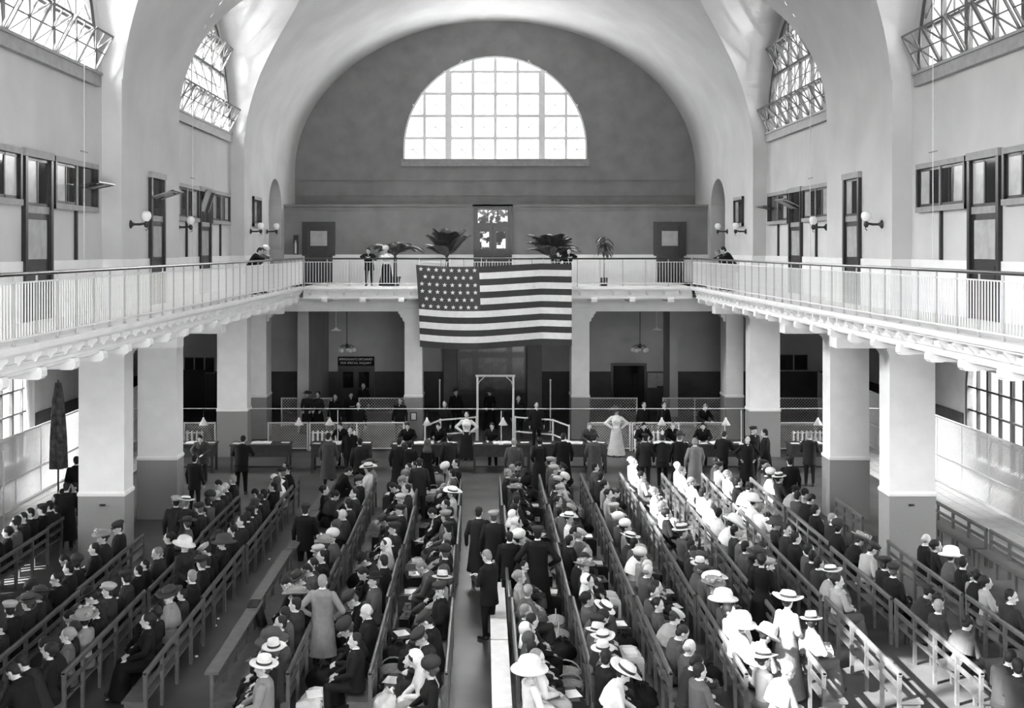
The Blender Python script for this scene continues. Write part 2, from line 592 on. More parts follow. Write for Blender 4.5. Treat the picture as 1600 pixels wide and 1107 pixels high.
colYs = [(29.8, 30.57), (34.9, 35.67), (45.35, 46.12), (14.45, 15.2), (19.4, 20.15)]
names = ['nearest the camera', 'second from the camera', 'third from the camera']
for s, side in ((-1, 'left'), (1, 'right')):
    for i, (ya, yb) in enumerate(colYs):
        x0, x1 = sorted((s * 9.9, s * 11.08))
        column(x0, x1, ya, yb, 'white column with grey dado on the %s side, %s' % (side, names[i]) if i < 3 else None)
for x0, x1, lab in ((-10.66, -9.94, 'slim corner column under the left end of the far gallery'), (-3.99, -3.22, 'slim white column with a framed notice left of the flag'),
                    (3.2, 3.97, 'slim white column right of the flag'), (9.86, 10.6, 'slim corner column under the right end of the far gallery')):
    column(x0, x1, 49.6, 50.78, lab)

# main beams over the columns
for s, nm in ((-1, 'beam_left'), (1, 'beam_right')):
    mb = MB()
    lo, hi = sorted((s * 9.98, s * 11.0))
    mb.box(lo, hi, -8, YB, 5.62, 6.15)
    struct(mb.build(nm, M_WHITE), 'long beam over the columns')
mb = MB()
mb.box(-10.6, 10.6, 49.66, 50.7, 5.5, 6.15)
struct(mb.build('beam_far', M_WHITE), 'white beam across the far columns')
e = struct(empty('trim_corbels'), 'small corbels at the far column heads')
mb = MB()
mb.prism([(0, 0), (0.28, 0), (0.28, -0.1), (0.2, -0.14), (0.2, -0.24), (0.1, -0.3), (0.1, -0.42), (0, -0.46)], 'y', -0.25, 0.25)
corb = mb.mesh('corbel', M_WHITE)
for x, s in ((-9.94, 1), (-3.99, -1), (-3.22, 1), (3.2, -1), (3.97, 1), (9.86, -1)):
    inst('corbel', corb, e, (x, 50.0, 5.5), scale=(s, 1, 1))

# galleries --------------------------------------------------------------------------------
def gallery(kind):
    """cantilevered gallery: slab, fascia mouldings, dentil corbels and joist ends; built along local +x, front towards local -y"""
    if kind == 'left':
        e = empty('balcony', (-GX, GY, 0), R(-90)); L = GY + 7; depth = XW - GX + 0.2; lab = 'cantilevered gallery along the left wall'
        mir = False
    elif kind == 'right':
        e = empty('balcony', (GX, GY - (GY + 7), 0), R(90)); L = GY + 7; depth = XW - GX + 0.2; lab = 'cantilevered gallery along the right wall'
        mir = True
    else:
        e = empty('balcony', (-GX, GY, 0), 0); L = 2 * GX; depth = YLOW - GY + 0.2; lab = 'cantilevered gallery across the far end'
        mir = False
    struct(e, lab)
    return e, L, depth
# left: local x runs from far (0) to near (L); local -y must face the nave (+X)
for kind in ('left', 'right', 'far'):
    e, L, D = gallery(kind)
    # rotation -90: local x -> -Y world, local y -> +X world ; so nave side of the left gallery is +y. use sign
    sg = {'left': 1, 'right': 1, 'far': -1}[kind]      # local y direction that faces the nave
    def yb(a, b):
        return sorted((sg * a, sg * b))
    ext = {'left': (-(YLOW - GY) - 0.2, L), 'right': (0, L + YLOW - GY + 0.2), 'far': (-2.2, L + 2.2)}[kind]
    lim = {'left': (0, L), 'right': (0, L), 'far': (0, L)}[kind]
    mb = MB(); mb.box(ext[0], ext[1], *yb(-D, 0.0), GZ - 0.12, GZ); mb.build('slab', M_WHITE, e)
    mb = MB(); mb.box(lim[0], lim[1], *yb(-0.10, 0.10), GZ - 0.09, GZ + 0.02); mb.box(lim[0], lim[1], *yb(-0.1, 0.05), GZ - 0.14, GZ - 0.09)
    mb.build('nosing', M_WHITE, e)
    mb = MB(); mb.box(lim[0], lim[1], *yb(-0.35, -0.14), 6.16, GZ - 0.1); mb.box(lim[0], lim[1], *yb(-0.35, -0.10), 6.28, 6.33); mb.box(lim[0], lim[1], *yb(-0.37, -0.11), 6.14, 6.19)
    mb.build('fascia', M_WHITE, e)
    mb = MB(); mb.box(lim[0], lim[1], *yb(-D, -0.2), 6.1, 6.18); mb.build('soffit', M_WHITE, e)
    mb = MB()
    mb.prism([(-0.14, 6.47), (0.03, 6.47), (0.03, 6.41), (-0.03, 6.37), (-0.06, 6.30), (-0.14, 6.27)], 'x', -0.05, 0.05)
    den = mb.mesh('corbel', M_WHITE)
    n = int(L / 0.70)
    lo_n = 0
    for i in range(n):
        x = 0.3 + i * 0.70
        wy = None
        if kind == 'left' and GY - x < 9: continue
        if kind == 'right' and (GY - 54.8 + x) < 9: continue
        inst('corbel', den, e, (x, 0, 0), scale=(1, sg, 1))
    mb = MB()
    mb.box(-0.11, 0.11, -1.9, -0.05, 5.98, 6.18)
    mb.prism([(-0.05, 6.18), (-0.02, 6.12), (-0.02, 6.02), (-0.08, 5.97), (-0.3, 5.97), (-0.3, 6.18)], 'x', -0.12, 0.12)
    jo = mb.mesh('joist_end', M_WHITE)
    for i in range(int(L / 1.6)):
        x = 0.9 + i * 1.6
        if kind == 'left' and GY - x < 9: continue
        if kind == 'right' and (GY - 54.8 + x) < 9: continue
        inst('joist_end', jo, e, (x, 0, 0), scale=(1, sg, 1))
    # brackets from the columns
    if kind != 'far':
        mb = MB()
        mb.box(-0.32, 0.32, -1.85, -0.45, 5.62, 6.12)
        mb.prism([(-0.45, 6.12), (-0.38, 6.1), (-0.38, 6.02), (-0.5, 5.95), (-0.5, 5.85), (-0.75, 5.72), (-0.8, 5.62), (-1.3, 5.62), (-1.3, 6.12)], 'x', -0.34, 0.34)
        br = mb.mesh('column_bracket', M_WHITE)
        for ya, yb_ in colYs[:3]:
            ym = (ya + yb_) / 2
            x = (GY - ym) if kind == 'left' else ym - (GY - 54.8)
            inst('column_bracket', br, e, (x, 0, 0), scale=(1, sg, 1))

# railings ---------------------------------------------------------------------------------
def railing(p0, p1, label, first=True):
    p0, p1 = Vector(p0), Vector(p1)
    d = (p1 - p0); L = d.length
    e = empty('balcony_railing', p0, math.atan2(d.y, d.x))
    tag(e, label, 'railing', 'gallery railings')
    mb = MB(); mb.tube([(0, 0, 1.17), (L, 0, 1.17)], 0.034, 8); mb.build('handrail', M_DARKWOOD, e)
    mb = MB(); mb.box(0, L, -0.015, 0.015, 1.02, 1.045); mb.build('upper_rail', M_BALUSTER, e)
    mb = MB(); mb.box(0, L, -0.02, 0.02, 0.125, 0.155); mb.build('lower_rail', M_BALUSTER, e)
    mb = MB(); mb.tube([(0, 0, -0.02), (0, 0, 1.16)], 0.019, 6); mb.ell((0, 0, 0.04), (0.035, 0.035, 0.04), 6, 5); mb.ell((0, 0, 1.03), (0.028, 0.028, 0.028), 6, 5)
    post = mb.mesh('post', M_IRONGREY)
    mb = MB(); mb.box(-0.009, 0.009, -0.009, 0.009, 0.14, 1.03)
    bal = mb.mesh('baluster', M_BALUSTER)
    npost = round(L / 0.95)
    for i in range(npost + 1):
        inst('post', post, e, (L * i / npost, 0, 0))
    nb = 7
    for i in range(npost):
        for k in range(1, nb + 1):
            inst('baluster', bal, e, (L * (i + k / (nb + 1)) / npost, 0, 0))
    return e
railing((-GX, GY, GZ), (-GX, 9.8, GZ), 'white baluster railing along the left gallery')
railing((GX, 9.8, GZ), (GX, GY, GZ), 'white baluster railing along the right gallery')
railing((-GX + 0.08, GY, GZ), (GX - 0.08, GY, GZ), 'white baluster railing across the far gallery behind the flag')

# unseen tower added outside the left wall to keep sun off the flag
mb = MB()
mb.box(-27, -23.4, 28.0, 38.6, -0.3, 31)
mb.box(-27.3, -23.2, 27.7, 38.9, 31, 31.6)
struct(mb.build('sun_block_tower', M_WALL), 'unseen tower added outside the left wall to shade the far window')

for s, nm in ((-1, 'floor_aisle_left'), (1, 'floor_aisle_right')):  # pale strips that put the bright daylight of the aisles into the floor colour
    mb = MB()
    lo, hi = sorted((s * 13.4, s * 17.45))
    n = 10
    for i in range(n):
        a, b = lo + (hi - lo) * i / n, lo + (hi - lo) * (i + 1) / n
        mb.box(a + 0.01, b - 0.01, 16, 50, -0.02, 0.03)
    struct(mb.build(nm, mat('painted_sunlit_floor', 0.55, 0.6, 0.1, 3.0)), 'aisle floor strips coloured pale to look sunlit')
# ================================================================== WINDOWS
def clip_poly(poly, clip):
    """Sutherland-Hodgman: poly clipped by a convex counter-clockwise polygon"""
    out = list(poly)
    for i in range(len(clip)):
        a, b = clip[i], clip[(i + 1) % len(clip)]
        inp, out = out, []
        if not inp:
            return []
        def side(p):
            return (b[0] - a[0]) * (p[1] - a[1]) - (b[1] - a[1]) * (p[0] - a[0])
        for k in range(len(inp)):
            p, q = inp[k], inp[(k + 1) % len(inp)]
            sp, sq = side(p), side(q)
            if sp >= 0:
                out.append(p)
            if (sp >= 0) != (sq >= 0):
                t = sp / (sp - sq)
                out.append((p[0] + (q[0] - p[0]) * t, p[1] + (q[1] - p[1]) * t))
    return out

WN = [0]
def arched_window(loc, rz, rad, stilt, sill, cols, rows, bars, frame_m, bar_m, hopper=(), spokes=True, label=None, frame_w=0.16, spoke_w=0.03):
    """cols: list of (u0,u1); rows: list of (z0,z1); all in the window's own plane, inside the hall is local -y"""
    WN[0] += 1
    e = struct(empty('window_%d' % WN[0], loc, rz), label)
    arch = [(-rad, sill), (rad, sill)] + [(rad * math.cos(PI * i / 32), sill + stilt + rad * math.sin(PI * i / 32)) for i in range(33)]
    # frame: arch band and sill
    mb = MB()
    pts = [(-rad, sill)] + [(rad * math.cos(PI - PI * i / 32), sill + stilt + rad * math.sin(PI - PI * i / 32)) for i in range(33)] + [(rad, sill)]
    prev = None
    for (u, z) in pts:
        k = (rad - frame_w) / rad
        zi = sill if z == sill else sill + stilt + (z - sill - stilt) * k
        cur = [(u, -0.08, z), (u * k, -0.08, zi), (u * k, 0.14, zi), (u, 0.14, z)]
        if prev:
            mb.add(prev + cur, [(0, 1, 5, 4), (1, 2, 6, 5), (2, 3, 7, 6), (3, 0, 4, 7)])
        prev = cur
    mb.build('frame', frame_m, e)
    mb = MB(); mb.box(-rad - 0.1, rad + 0.1, -0.14, 0.14, sill - 0.32, sill + 0.02); mb.box(-rad - 0.12, rad + 0.12, -0.18, 0.14, sill - 0.03, sill + 0.04)
    mb.build('sill', M_CASING, e)
    def top(u):
        return sill + stilt + math.sqrt(max(0.0, rad * rad - u * u))
    # mullions between the columns, transoms between the rows
    for (a0, a1), (b0, b1) in zip(cols[:-1], cols[1:]):
        u = (a1 + b0) / 2
        mb = MB(); mb.box(a1, b0, -0.05, 0.07, sill, top(max(abs(a1), abs(b0)) if abs(u) > 0.1 else u))
        mb.build('mullion', bar_m, e)
    for (a0, a1), (b0, b1) in zip(rows[:-1], rows[1:]):
        z = (a1 + b0) / 2
        zz = z - sill - stilt
        h = rad if zz < 0 else math.sqrt(max(0.0, rad * rad - zz * zz))
        mb = MB(); mb.box(-h, h, -0.045, 0.065, a1, b0)
        mb.build('transom', bar_m, e)
    for ri, (z0, z1) in enumerate(rows):
        for (u0, u1) in cols:
            poly = clip_poly([(u0, z0), (u1, z0), (u1, z1), (u0, z1)], arch)
            if len(poly) < 3:
                continue
            ar = abs(sum(poly[i][0] * poly[(i + 1) % len(poly)][1] - poly[(i + 1) % len(poly)][0] * poly[i][1] for i in range(len(poly)))) / 2
            if ar < 0.06:
                continue
            uc, zc = (u0 + u1) / 2, (z0 + z1) / 2
            full = ar > 0.97 * (u1 - u0) * (z1 - z0)
            mb = MB()
            mb.prism([(p[0] - uc, p[1] - z0) for p in poly], 'y', 0.0, 0.012, 0)
            if spokes:
                w, h = (u1 - u0) / 2, (z1 - z0)
                ends = [(-w, 0), (w, 0), (-w, h), (w, h), (0, 0), (0, h), (-w, h / 2), (w, h / 2)] if full else [(0, 0), (0, h), (-w, 0), (w, 0)]
                for q in ends:
                    if q[1] + z0 <= top(q[0] + uc) + 0.05:
                        mb.bar((0, -0.01, h / 2), (q[0], -0.01, q[1]), spoke_w, 0.03, 1)
                mb.ell((0, -0.01, h / 2), (0.05, 0.02, 0.05), 8, 4, 1)
                if ri in hopper:          # an iron sash frame round the opened pane
                    n = len(poly)
                    for i in range(n):
                        p, q = poly[i], poly[(i + 1) % n]
                        mb.bar((p[0] - uc, 0, p[1] - z0), (q[0] - uc, 0, q[1] - z0), 0.05, 0.05, 1)
            o = mb.build('pane', [M_GLASS, bar_m], e, loc=(uc, 0, z0))
            if ri in hopper and full:
                o.rotation_euler = (R(28), 0, 0)
                o.location.y = -0.06
    return e

# great end windows ---------------------------------------------------
s_ = 1 / 119.2
def U(a, b):
    return ((a - 804) * s_, (b - 804) * s_)
TCOLS = [U(258, 376), U(392, 508), U(546, 664), U(680, 797), U(812, 930), U(945, 1062), U(1100, 1217), U(1232, 1350)]
def Zr(a, b):
    return (TSILL + 0.03 + (725 - a) * s_, TSILL + 0.03 + (725 - b) * s_)
TROWS = [Zr(725, 608), Zr(593, 477), Zr(460, 345), Zr(328, 213), Zr(198, 80)]
arched_window((0, Y1, 0), 0, TW, TST, TSILL, TCOLS, TROWS, None, M_MUNTIN_GLARE, M_MUNTIN_GLARE, spokes=True, spoke_w=0.012,
              label='great arched window with square panes above the far gallery', frame_w=0.1)
arched_window((0, Y0, 0), PI, TW, TST, TSILL, TCOLS, TROWS, None, M_MUNTIN_GLARE, M_MUNTIN_GLARE, spokes=False, frame_w=0.1)

# clerestory lunettes ---------------------------------------------------
def grid(lo, hi, n, g):
    w = (hi - lo - g * (n - 1)) / n
    return [(lo + i * (w + g), lo + i * (w + g) + w) for i in range(n)]
LC = grid(-4.14, -1.5, 2, 0.07) + grid(-1.3, 1.3, 2, 0.07) + grid(1.5, 4.14, 2, 0.07)
LR = grid(ZW + 0.05, ZW + 4.2, 4, 0.08)
wl_lab = {40.35: 'beside the far pier', 25.0: 'nearest the camera', 9.65: None}
for c in BAYS:
    seen = c > 10
    for s, side in ((-1, 'left'), (1, 'right')):
        arched_window((s * XW, c, 0), R(90) if s < 0 else R(-90), RW, 0.0, ZW, LC, LR, None, M_ARCHFRAME, M_MUNTIN, hopper=(0, 2) if seen else (),
                      spokes=seen, label='arched clerestory window with opened panes on the %s wall %s' % (side, wl_lab[c]) if seen else None, frame_w=0.22, spoke_w=0.035)
# aisle windows -----------------------------------------------------------
AC = grid(-2.6, -1.0, 2, 0.07) + grid(-0.85, 0.85, 2, 0.07) + grid(1.0, 2.6, 2, 0.07)
AR = grid(AW_SILL + 0.05, 5.6, 6, 0.07)
for c in BAYS[:2] + (9.65,):
    for s, side in ((-1, 'left'), (1, 'right')):
        arched_window((s * XA, c, 0), R(90) if s < 0 else R(-90), AW_R, AW_SPR - AW_SILL, AW_SILL, AC, AR, None, M_ARCHFRAME, M_DARKWOOD if s > 0 else M_MUNTIN, spokes=False,
                      label='tall arched window in the outer wall of the %s aisle' % side if c > 30 else None, frame_w=0.18)

# ================================================================== GALLERY DOORS AND TRANSOM WINDOWS ON THE SIDE WALLS
DN = [0]
def gallery_door(s, x, yc, w, label, opened=0):
    """x: wall plane; casing, door leaf with glass and panels, transom light; local x along the wall, local -y into the hall"""
    DN[0] += 1
    e = struct(empty('door_%d' % DN[0], (s * x, yc, GZ), R(90) if s < 0 else R(-90)), label)
    h = w / 2
    top = 3.72
    mb = MB(); mb.box(-h, -h + 0.13, -0.10, 0, 0, top); mb.box(h - 0.13, h, -0.10, 0, 0, top); mb.build('jamb', M_DARKWOOD, e)
    mb = MB(); mb.box(-h - 0.02, h + 0.02, -0.12, 0, top - 0.14, top + 0.03); mb.build('head_casing', M_CASING, e)
    a = h - 0.13
    mb = MB(); mb.box(-a, a, -0.05, 0, 2.36, 2.52); mb.build('transom_bar', M_CASING, e)
    mb = MB(); mb.box(-a, a, -0.012, 0, 2.52, top - 0.14); mb.build('transom_opening', M_DARKGLASS, e)
    # transom sash (two lights)
    mb = MB()
    zh = top - 0.14 - 2.52
    for u0, u1 in ((-a, -a + 0.06), (-0.03, 0.03), (a - 0.06, a)):
        mb.box(u0, u1, -0.03, 0.0, 0, zh)
    mb.box(-a, a, -0.03, 0.0, 0, 0.07); mb.box(-a, a, -0.03, 0.0, zh - 0.07, zh)
    sash = mb.build('transom_sash', M_CASING if opened else M_DARKWOOD, e, loc=(0, -0.02, 2.52))
    for u0, u1 in ((-a + 0.06, -0.03), (0.03, a - 0.06)):
        mb = MB(); mb.box(u0, u1, -0.012, -0.004, 0.07, zh - 0.07); mb.build('pane', M_PALEGLASS if u0 < 0 else M_DARKGLASS, sash)
    if opened:
        t = R(opened)
        sash.location = (0, -0.05 + math.sin(t) * zh * 0.4, 2.52 + zh * 0.5 - math.cos(t) * zh * 0.4)
        sash.rotation_euler = (t, 0, 0)
    # leaf
    mb = MB()
    mb.box(-a, a, -0.035, 0, 0, 2.36)
    leaf = mb.build('door_leaf', M_DARKWOOD, e)
    mb = MB(); mb.box(-a + 0.14, a - 0.14, -0.045, -0.03, 1.35, 2.22); mb.build('pane', M_PALEGLASS, leaf)
    for z0, z1 in ((0.18, 0.62), (0.74, 1.2)):
        mb = MB(); mb.box(-a + 0.14, a - 0.14, -0.05, -0.03, z0, z1); mb.build('panel', M_DARKWOOD, leaf)
    mb = MB(); mb.ell((a - 0.07, -0.07, 1.05), (0.03, 0.04, 0.03), 8, 6); mb.build('knob', M_IRON, leaf)
    return e

def transom_window(s, x, ya, yb, label, sashes=2, opened=None, z0=9.12 - GZ, z1=10.34 - GZ):
    WN[0] += 1
    yc = (ya + yb) / 2
    e = struct(empty('window_%d' % WN[0], (s * x, yc, GZ), R(90) if s < 0 else R(-90)), label)
    h = (yb - ya) / 2
    mb = MB()
    mb.box(-h, h, -0.10, 0, z1 - 0.13, z1); mb.build('head_casing', M_CASING, e)
    mb = MB(); mb.box(-h, h, -0.11, 0, z0, z0 + 0.13); mb.build('sill', M_CASING, e)
    mb = MB(); mb.box(-h, -h + 0.1, -0.095, 0, z0, z1); mb.box(h - 0.1, h, -0.095, 0, z0, z1); mb.build('jamb', M_DARKWOOD, e)
    mb = MB(); mb.box(-h + 0.1, h - 0.1, -0.012, 0, z0 + 0.13, z1 - 0.13); mb.build('opening', M_DARKGLASS, e)
    w = (2 * h - 0.2) / sashes
    zh = z1 - z0 - 0.26
    for i in range(sashes):
        u = -h + 0.1 + w * i
        if i:
            mb = MB(); mb.box(u - 0.03, u + 0.03, -0.08, 0, z0 + 0.13, z1 - 0.13); mb.build('mullion', M_CASING, e)
        mb = MB()
        for a, b in ((0.03, 0.09), (w / 2 - 0.03, w / 2 + 0.03), (w - 0.09, w - 0.03)):
            mb.box(a, b, -0.03, 0, 0, zh)
        mb.box(0.03, w - 0.03, -0.03, 0, 0, 0.07); mb.box(0.03, w - 0.03, -0.03, 0, zh - 0.07, zh)
        sash = mb.build('sash', M_DARKWOOD, e, loc=(u, -0.02, z0 + 0.13))
        for k, (a, b) in enumerate(((0.09, w / 2 - 0.03), (w / 2 + 0.03, w - 0.09))):
            mb = MB(); mb.box(a, b, -0.012, -0.004, 0.07, zh - 0.07); mb.build('pane', M_PALEGLASS if (k + i) % 2 == 0 else M_DARKGLASS, sash)
        if opened == i:
            t = R(78)
            sash.location = (u, -0.05 + math.sin(t) * zh * 0.45, z0 + 0.13 + zh * 0.5 - math.cos(t) * zh * 0.45)
            sash.rotation_euler = (t, 0, 0)
    # conduit pipe below the window
    if sashes == 2:
        mb = MB(); mb.box(-0.045, 0.045, -0.07, 0, 7.93 - GZ, z0); mb.build('conduit', M_DARKWOOD, e)
    return e

for s, side in ((-1, 'left'), (1, 'right')):
    for c in BAYS[:2]:
        where = 'nearest the camera' if c == 25.0 else 'in the far bay'
        op = {(-1, 25.0): 0, (1, 25.0): 0, (-1, 40.35): 18, (1, 40.35): 62}[(s, c)]
        gallery_door(s, XW, c + 0.45, 1.6, 'dark panelled gallery door with transom on the %s wall %s' % (side, where), op)
        o1 = {(-1, 25.0): (0 if s > 0 else 1), (1, 25.0): None, (-1, 40.35): None, (1, 40.35): None}[(s, c)]
        transom_window(s, XW, c + 1.4, c + 4.35, 'wide transom window on the %s wall beyond the door %s' % (side, where), opened=(1 if (s, c) == (-1, 25.0) else (0 if (s, c) == (1, 40.35) else None)))
        transom_window(s, XW, c - 3.6, c - 0.5, 'wide transom window on the %s wall before the door %s' % (side, where))
    gallery_door(s, XP, 32.95, 1.44, 'narrow dark gallery door on the %s pier' % side, 72 if s < 0 else 0)
    transom_window(s, XP, 46.75, 48.35, 'small single window on the %s far pier' % side, sashes=1)

# far gallery doors ---------------------------------------------------------------
def far_door(x0, x1, top, label, leaf_open=False):
    DN[0] += 1
    xc = (x0 + x1) / 2
    e = struct(empty('door_%d' % DN[0], (xc, YLOW, GZ), 0), label)
    h = (x1 - x0) / 2
    mb = MB(); mb.box(-h, -h + 0.28, -0.1, 0, 1.25, top); mb.box(h - 0.28, h, -0.1, 0, 1.25, top)
    mb.box(-h + 0.12, -h + 0.28, -0.1, 0, 0, 1.25); mb.box(h - 0.28, h - 0.12, -0.1, 0, 0, 1.25); mb.build('jamb', M_DARKWOOD, e)
    mb = MB(); mb.box(-h, h, -0.12, 0, top - 0.2, top); mb.build('head_casing', M_DARKWOOD, e)
    a = h - 0.28
    mb = MB(); mb.box(-a, a, -0.04, 0, 0, top - 0.2); leaf = mb.build('door_leaf', M_DARKWOOD, e)
    mb = MB(); mb.box(-a + 0.1, a - 0.1, -0.06, -0.03, 1.72, 2.42); mb.build('pane', M_PALEGLASS, leaf)
    mb = MB(); mb.box(-a + 0.1, a - 0.1, -0.06, -0.03, 0.9, 1.5); mb.build('panel', M_DARKWOOD, leaf)
    mb = MB(); mb.box(-a + 0.1, a - 0.1, -0.06, -0.03, 0.15, 0.8); mb.build('panel', M_DARKWOOD, leaf)
    mb = MB(); mb.ell((a - 0.06, -0.08, 1.0), (0.035, 0.04, 0.035), 8, 6); mb.build('knob', M_IRON, leaf)
far_door(FD[0][0], FD[0][1], 2.85, 'dark door with one pane left on the far gallery')
far_door(FD[2][0], FD[2][1], 2.85, 'dark door with one pane right on the far gallery')

# glazed middle door, daylight and foliage beyond it seen in its panes
def day_pane():
    m = bpy.data.materials.new('daylit_pane')
    m.use_nodes = True
    nt = m.node_tree
    b = nt.nodes['Principled BSDF']
    tc = nt.nodes.new('ShaderNodeTexCoord')
    nz = nt.nodes.new('ShaderNodeTexNoise')
    nz.inputs['Scale'].default_value = 3.4
    nz.inputs['Detail'].default_value = 6
    rp = nt.nodes.new('ShaderNodeValToRGB')
    rp.color_ramp.elements[0].position = 0.50
    rp.color_ramp.elements[1].position = 0.56
    rp.color_ramp.elements[0].color = (0.01, 0.01, 0.01, 1)
    rp.color_ramp.elements[1].color = (0.9, 0.9, 0.9, 1)
    nt.links.new(tc.outputs['Object'], nz.inputs['Vector'])
    nt.links.new(nz.outputs['Fac'], rp.inputs['Fac'])
    b.inputs['Base Color'].default_value = (0.02, 0.02, 0.02, 1)
    b.inputs['Roughness'].default_value = 0.1
    nt.links.new(rp.outputs['Color'], b.inputs['Emission Color'])
    b.inputs['Emission Strength'].default_value = 0.9
    return m
M_DAY = day_pane()
DN[0] += 1
e = struct(empty('door_%d' % DN[0], (-0.15, YLOW, GZ), 0), 'tall glazed double door in the middle of the far gallery')
h, top = 0.9, 3.66
mb = MB(); mb.box(-h, -h + 0.14, -0.14, 0, 0, top); mb.box(h - 0.14, h, -0.14, 0, 0, top); mb.build('jamb', M_DARKWOOD, e)
mb = MB(); mb.box(-h - 0.05, h + 0.05, -0.2, 0, top - 0.12, top + 0.02); mb.build('head_casing', M_DARKWOOD, e)
mb = MB(); mb.box(-h + 0.14, h - 0.14, -0.12, 0, 2.55, 2.72); mb.build('transom_bar', M_DARKWOOD, e)
mb = MB(); mb.box(-h + 0.14, h - 0.14, -0.03, 0, 2.72, top - 0.12); mb.build('transom_sash', M_DARKWOOD, e)
for u0, u1 in ((-0.7, -0.26), (-0.2, 0.2), (0.26, 0.7)):
    mb = MB(); mb.box(u0, u1, -0.045, -0.03, 2.8, 3.46); mb.build('pane', M_DAY, e)
for sg in (-1, 1):
    a, b = sorted((sg * 0.015, sg * 0.76))
    mb = MB(); mb.box(a, b, -0.06, 0, 0, 2.55); leaf = mb.build('door_leaf', M_DARKWOOD, e)
    mb = MB(); mb.box(a + 0.16, b - 0.16, -0.075, -0.06, 1.6, 2.38); mb.build('pane', M_DAY, leaf)
    mb = MB(); mb.box(a + 0.14, b - 0.14, -0.08, -0.06, 0.9, 1.45); mb.build('panel', M_DARKWOOD, leaf)
    mb = MB(); mb.box(a + 0.14, b - 0.14, -0.08, -0.06, 0.15, 0.78); mb.build('panel', M_DARKWOOD, leaf)
# ================================================================== FLAG
def flag():
    FY = 47.58
    xl, xr = -3.38, 3.05
    W = xr - xl
    ztop, H = 7.55, 3.38
    e = empty('flag', ((xl + xr) / 2, FY, ztop - H))
    tag(e, 'large stars and stripes flag hung from the far gallery railing', 'flag')
    ox, oy, oz = (xl + xr) / 2, FY, ztop - H
    def P(u, v, off=0.0):
        """u 0..1 along the flag, v 0 (top)..1 (bottom)"""
        x = xl + 0.16 * (1 - u) * math.sin(v * 1.5) + W * u - (0.0 if u < 0.9 else 0)
        sag = 0.13 * math.sin(PI * min(1, u * 1.25)) + 0.03 * math.sin(2 * PI * u + 0.6) - 0.05 * u
        z = ztop - H * v - sag * (0.75 + 0.25 * v)
        y = FY - 0.05 + 0.07 * math.sin(u * 9.0 + v * 1.3) * (0.35 + 0.65 * v) + 0.025 * math.sin(u * 23 + v * 2) - off
        return (x - ox, y - oy, z - oz)
    m_red = mat('flag_dark_stripe', 0.035, 0.85, 0.12, 6.0)
    m_wht = mat('flag_white_stripe', 0.6, 0.85, 0.06, 6.0)
    m_blue = mat('flag_canton', 0.05, 0.85, 0.12, 6.0)
    m_star = mat('flag_star', 0.62, 0.85, 0.05, 6.0)
    cu = 0.405
    def sheet(u0, u1, v0, v1, nu, nv, m, name, par):
        mb = MB()
        th = 0.008
        vs, n1 = [], nv + 1
        for side in (th / 2, -th / 2):
            for i in range(nu + 1):
                for j in range(nv + 1):
                    vs.append(P(u0 + (u1 - u0) * i / nu, v0 + (v1 - v0) * j / nv, side))
        N = (nu + 1) * n1
        fs = []
        for i in range(nu):
            for j in range(nv):
                a = i * n1 + j
                fs.append((a, a + 1, a + n1 + 1, a + n1))
                fs.append((N + a, N + a + n1, N + a + n1 + 1, N + a + 1))
        for i in range(nu):
            for j in (0, nv):
                a = i * n1 + j
                fs.append((a, a + n1, N + a + n1, N + a))
        for j in range(nv):
            for i in (0, nu):
                a = i * n1 + j
                fs.append((a, a + 1, N + a + 1, N + a))
        mb.add(vs, fs)
        return mb.build(name, m, par)
    for k in range(13):
        u0 = cu if k < 7 else 0.0
        sheet(u0, 1.0, k / 13, (k + 1) / 13, 44 if k < 7 else 64, 2, m_red if k % 2 == 0 else m_wht, 'stripe', e)
    can = sheet(0.0, cu, 0.0, 7 / 13, 36, 10, m_blue, 'canton', e)
    for u in (0.02, 0.22, 0.42, 0.62, 0.82, 0.98):
        p = Vector(P(u, 0.0))
        mb = MB(); mb.tube([p, (p.x, GY - 0.04 - oy, GZ + 1.15 - oz), (p.x, GY + 0.03 - oy, GZ + 1.21 - oz)], 0.012, 5)
        mb.build('tie_cord', m_star, e)
    rows = [8, 7, 8, 8, 7, 8]
    for r, n in enumerate(rows):
        for i in range(n):
            uu = (0.03 + (0.345 * i / 7)) if n == 8 else (0.03 + 0.345 * (i + 0.5) / 7)
            vv = (0.6 + r * 1.165) / 13
            c = Vector(P(uu, vv, 0.012))
            mb = MB()
            pts = []
            for k in range(10):
                t = PI / 2 + k * PI / 5
                rr = 0.098 if k % 2 == 0 else 0.042
                pts.append((c.x + rr * math.cos(t), c.z + rr * math.sin(t)))
            mb.prism(pts, 'y', c.y - 0.008, c.y + 0.004)
            mb.build('star', m_star, can)
    return e
flag()

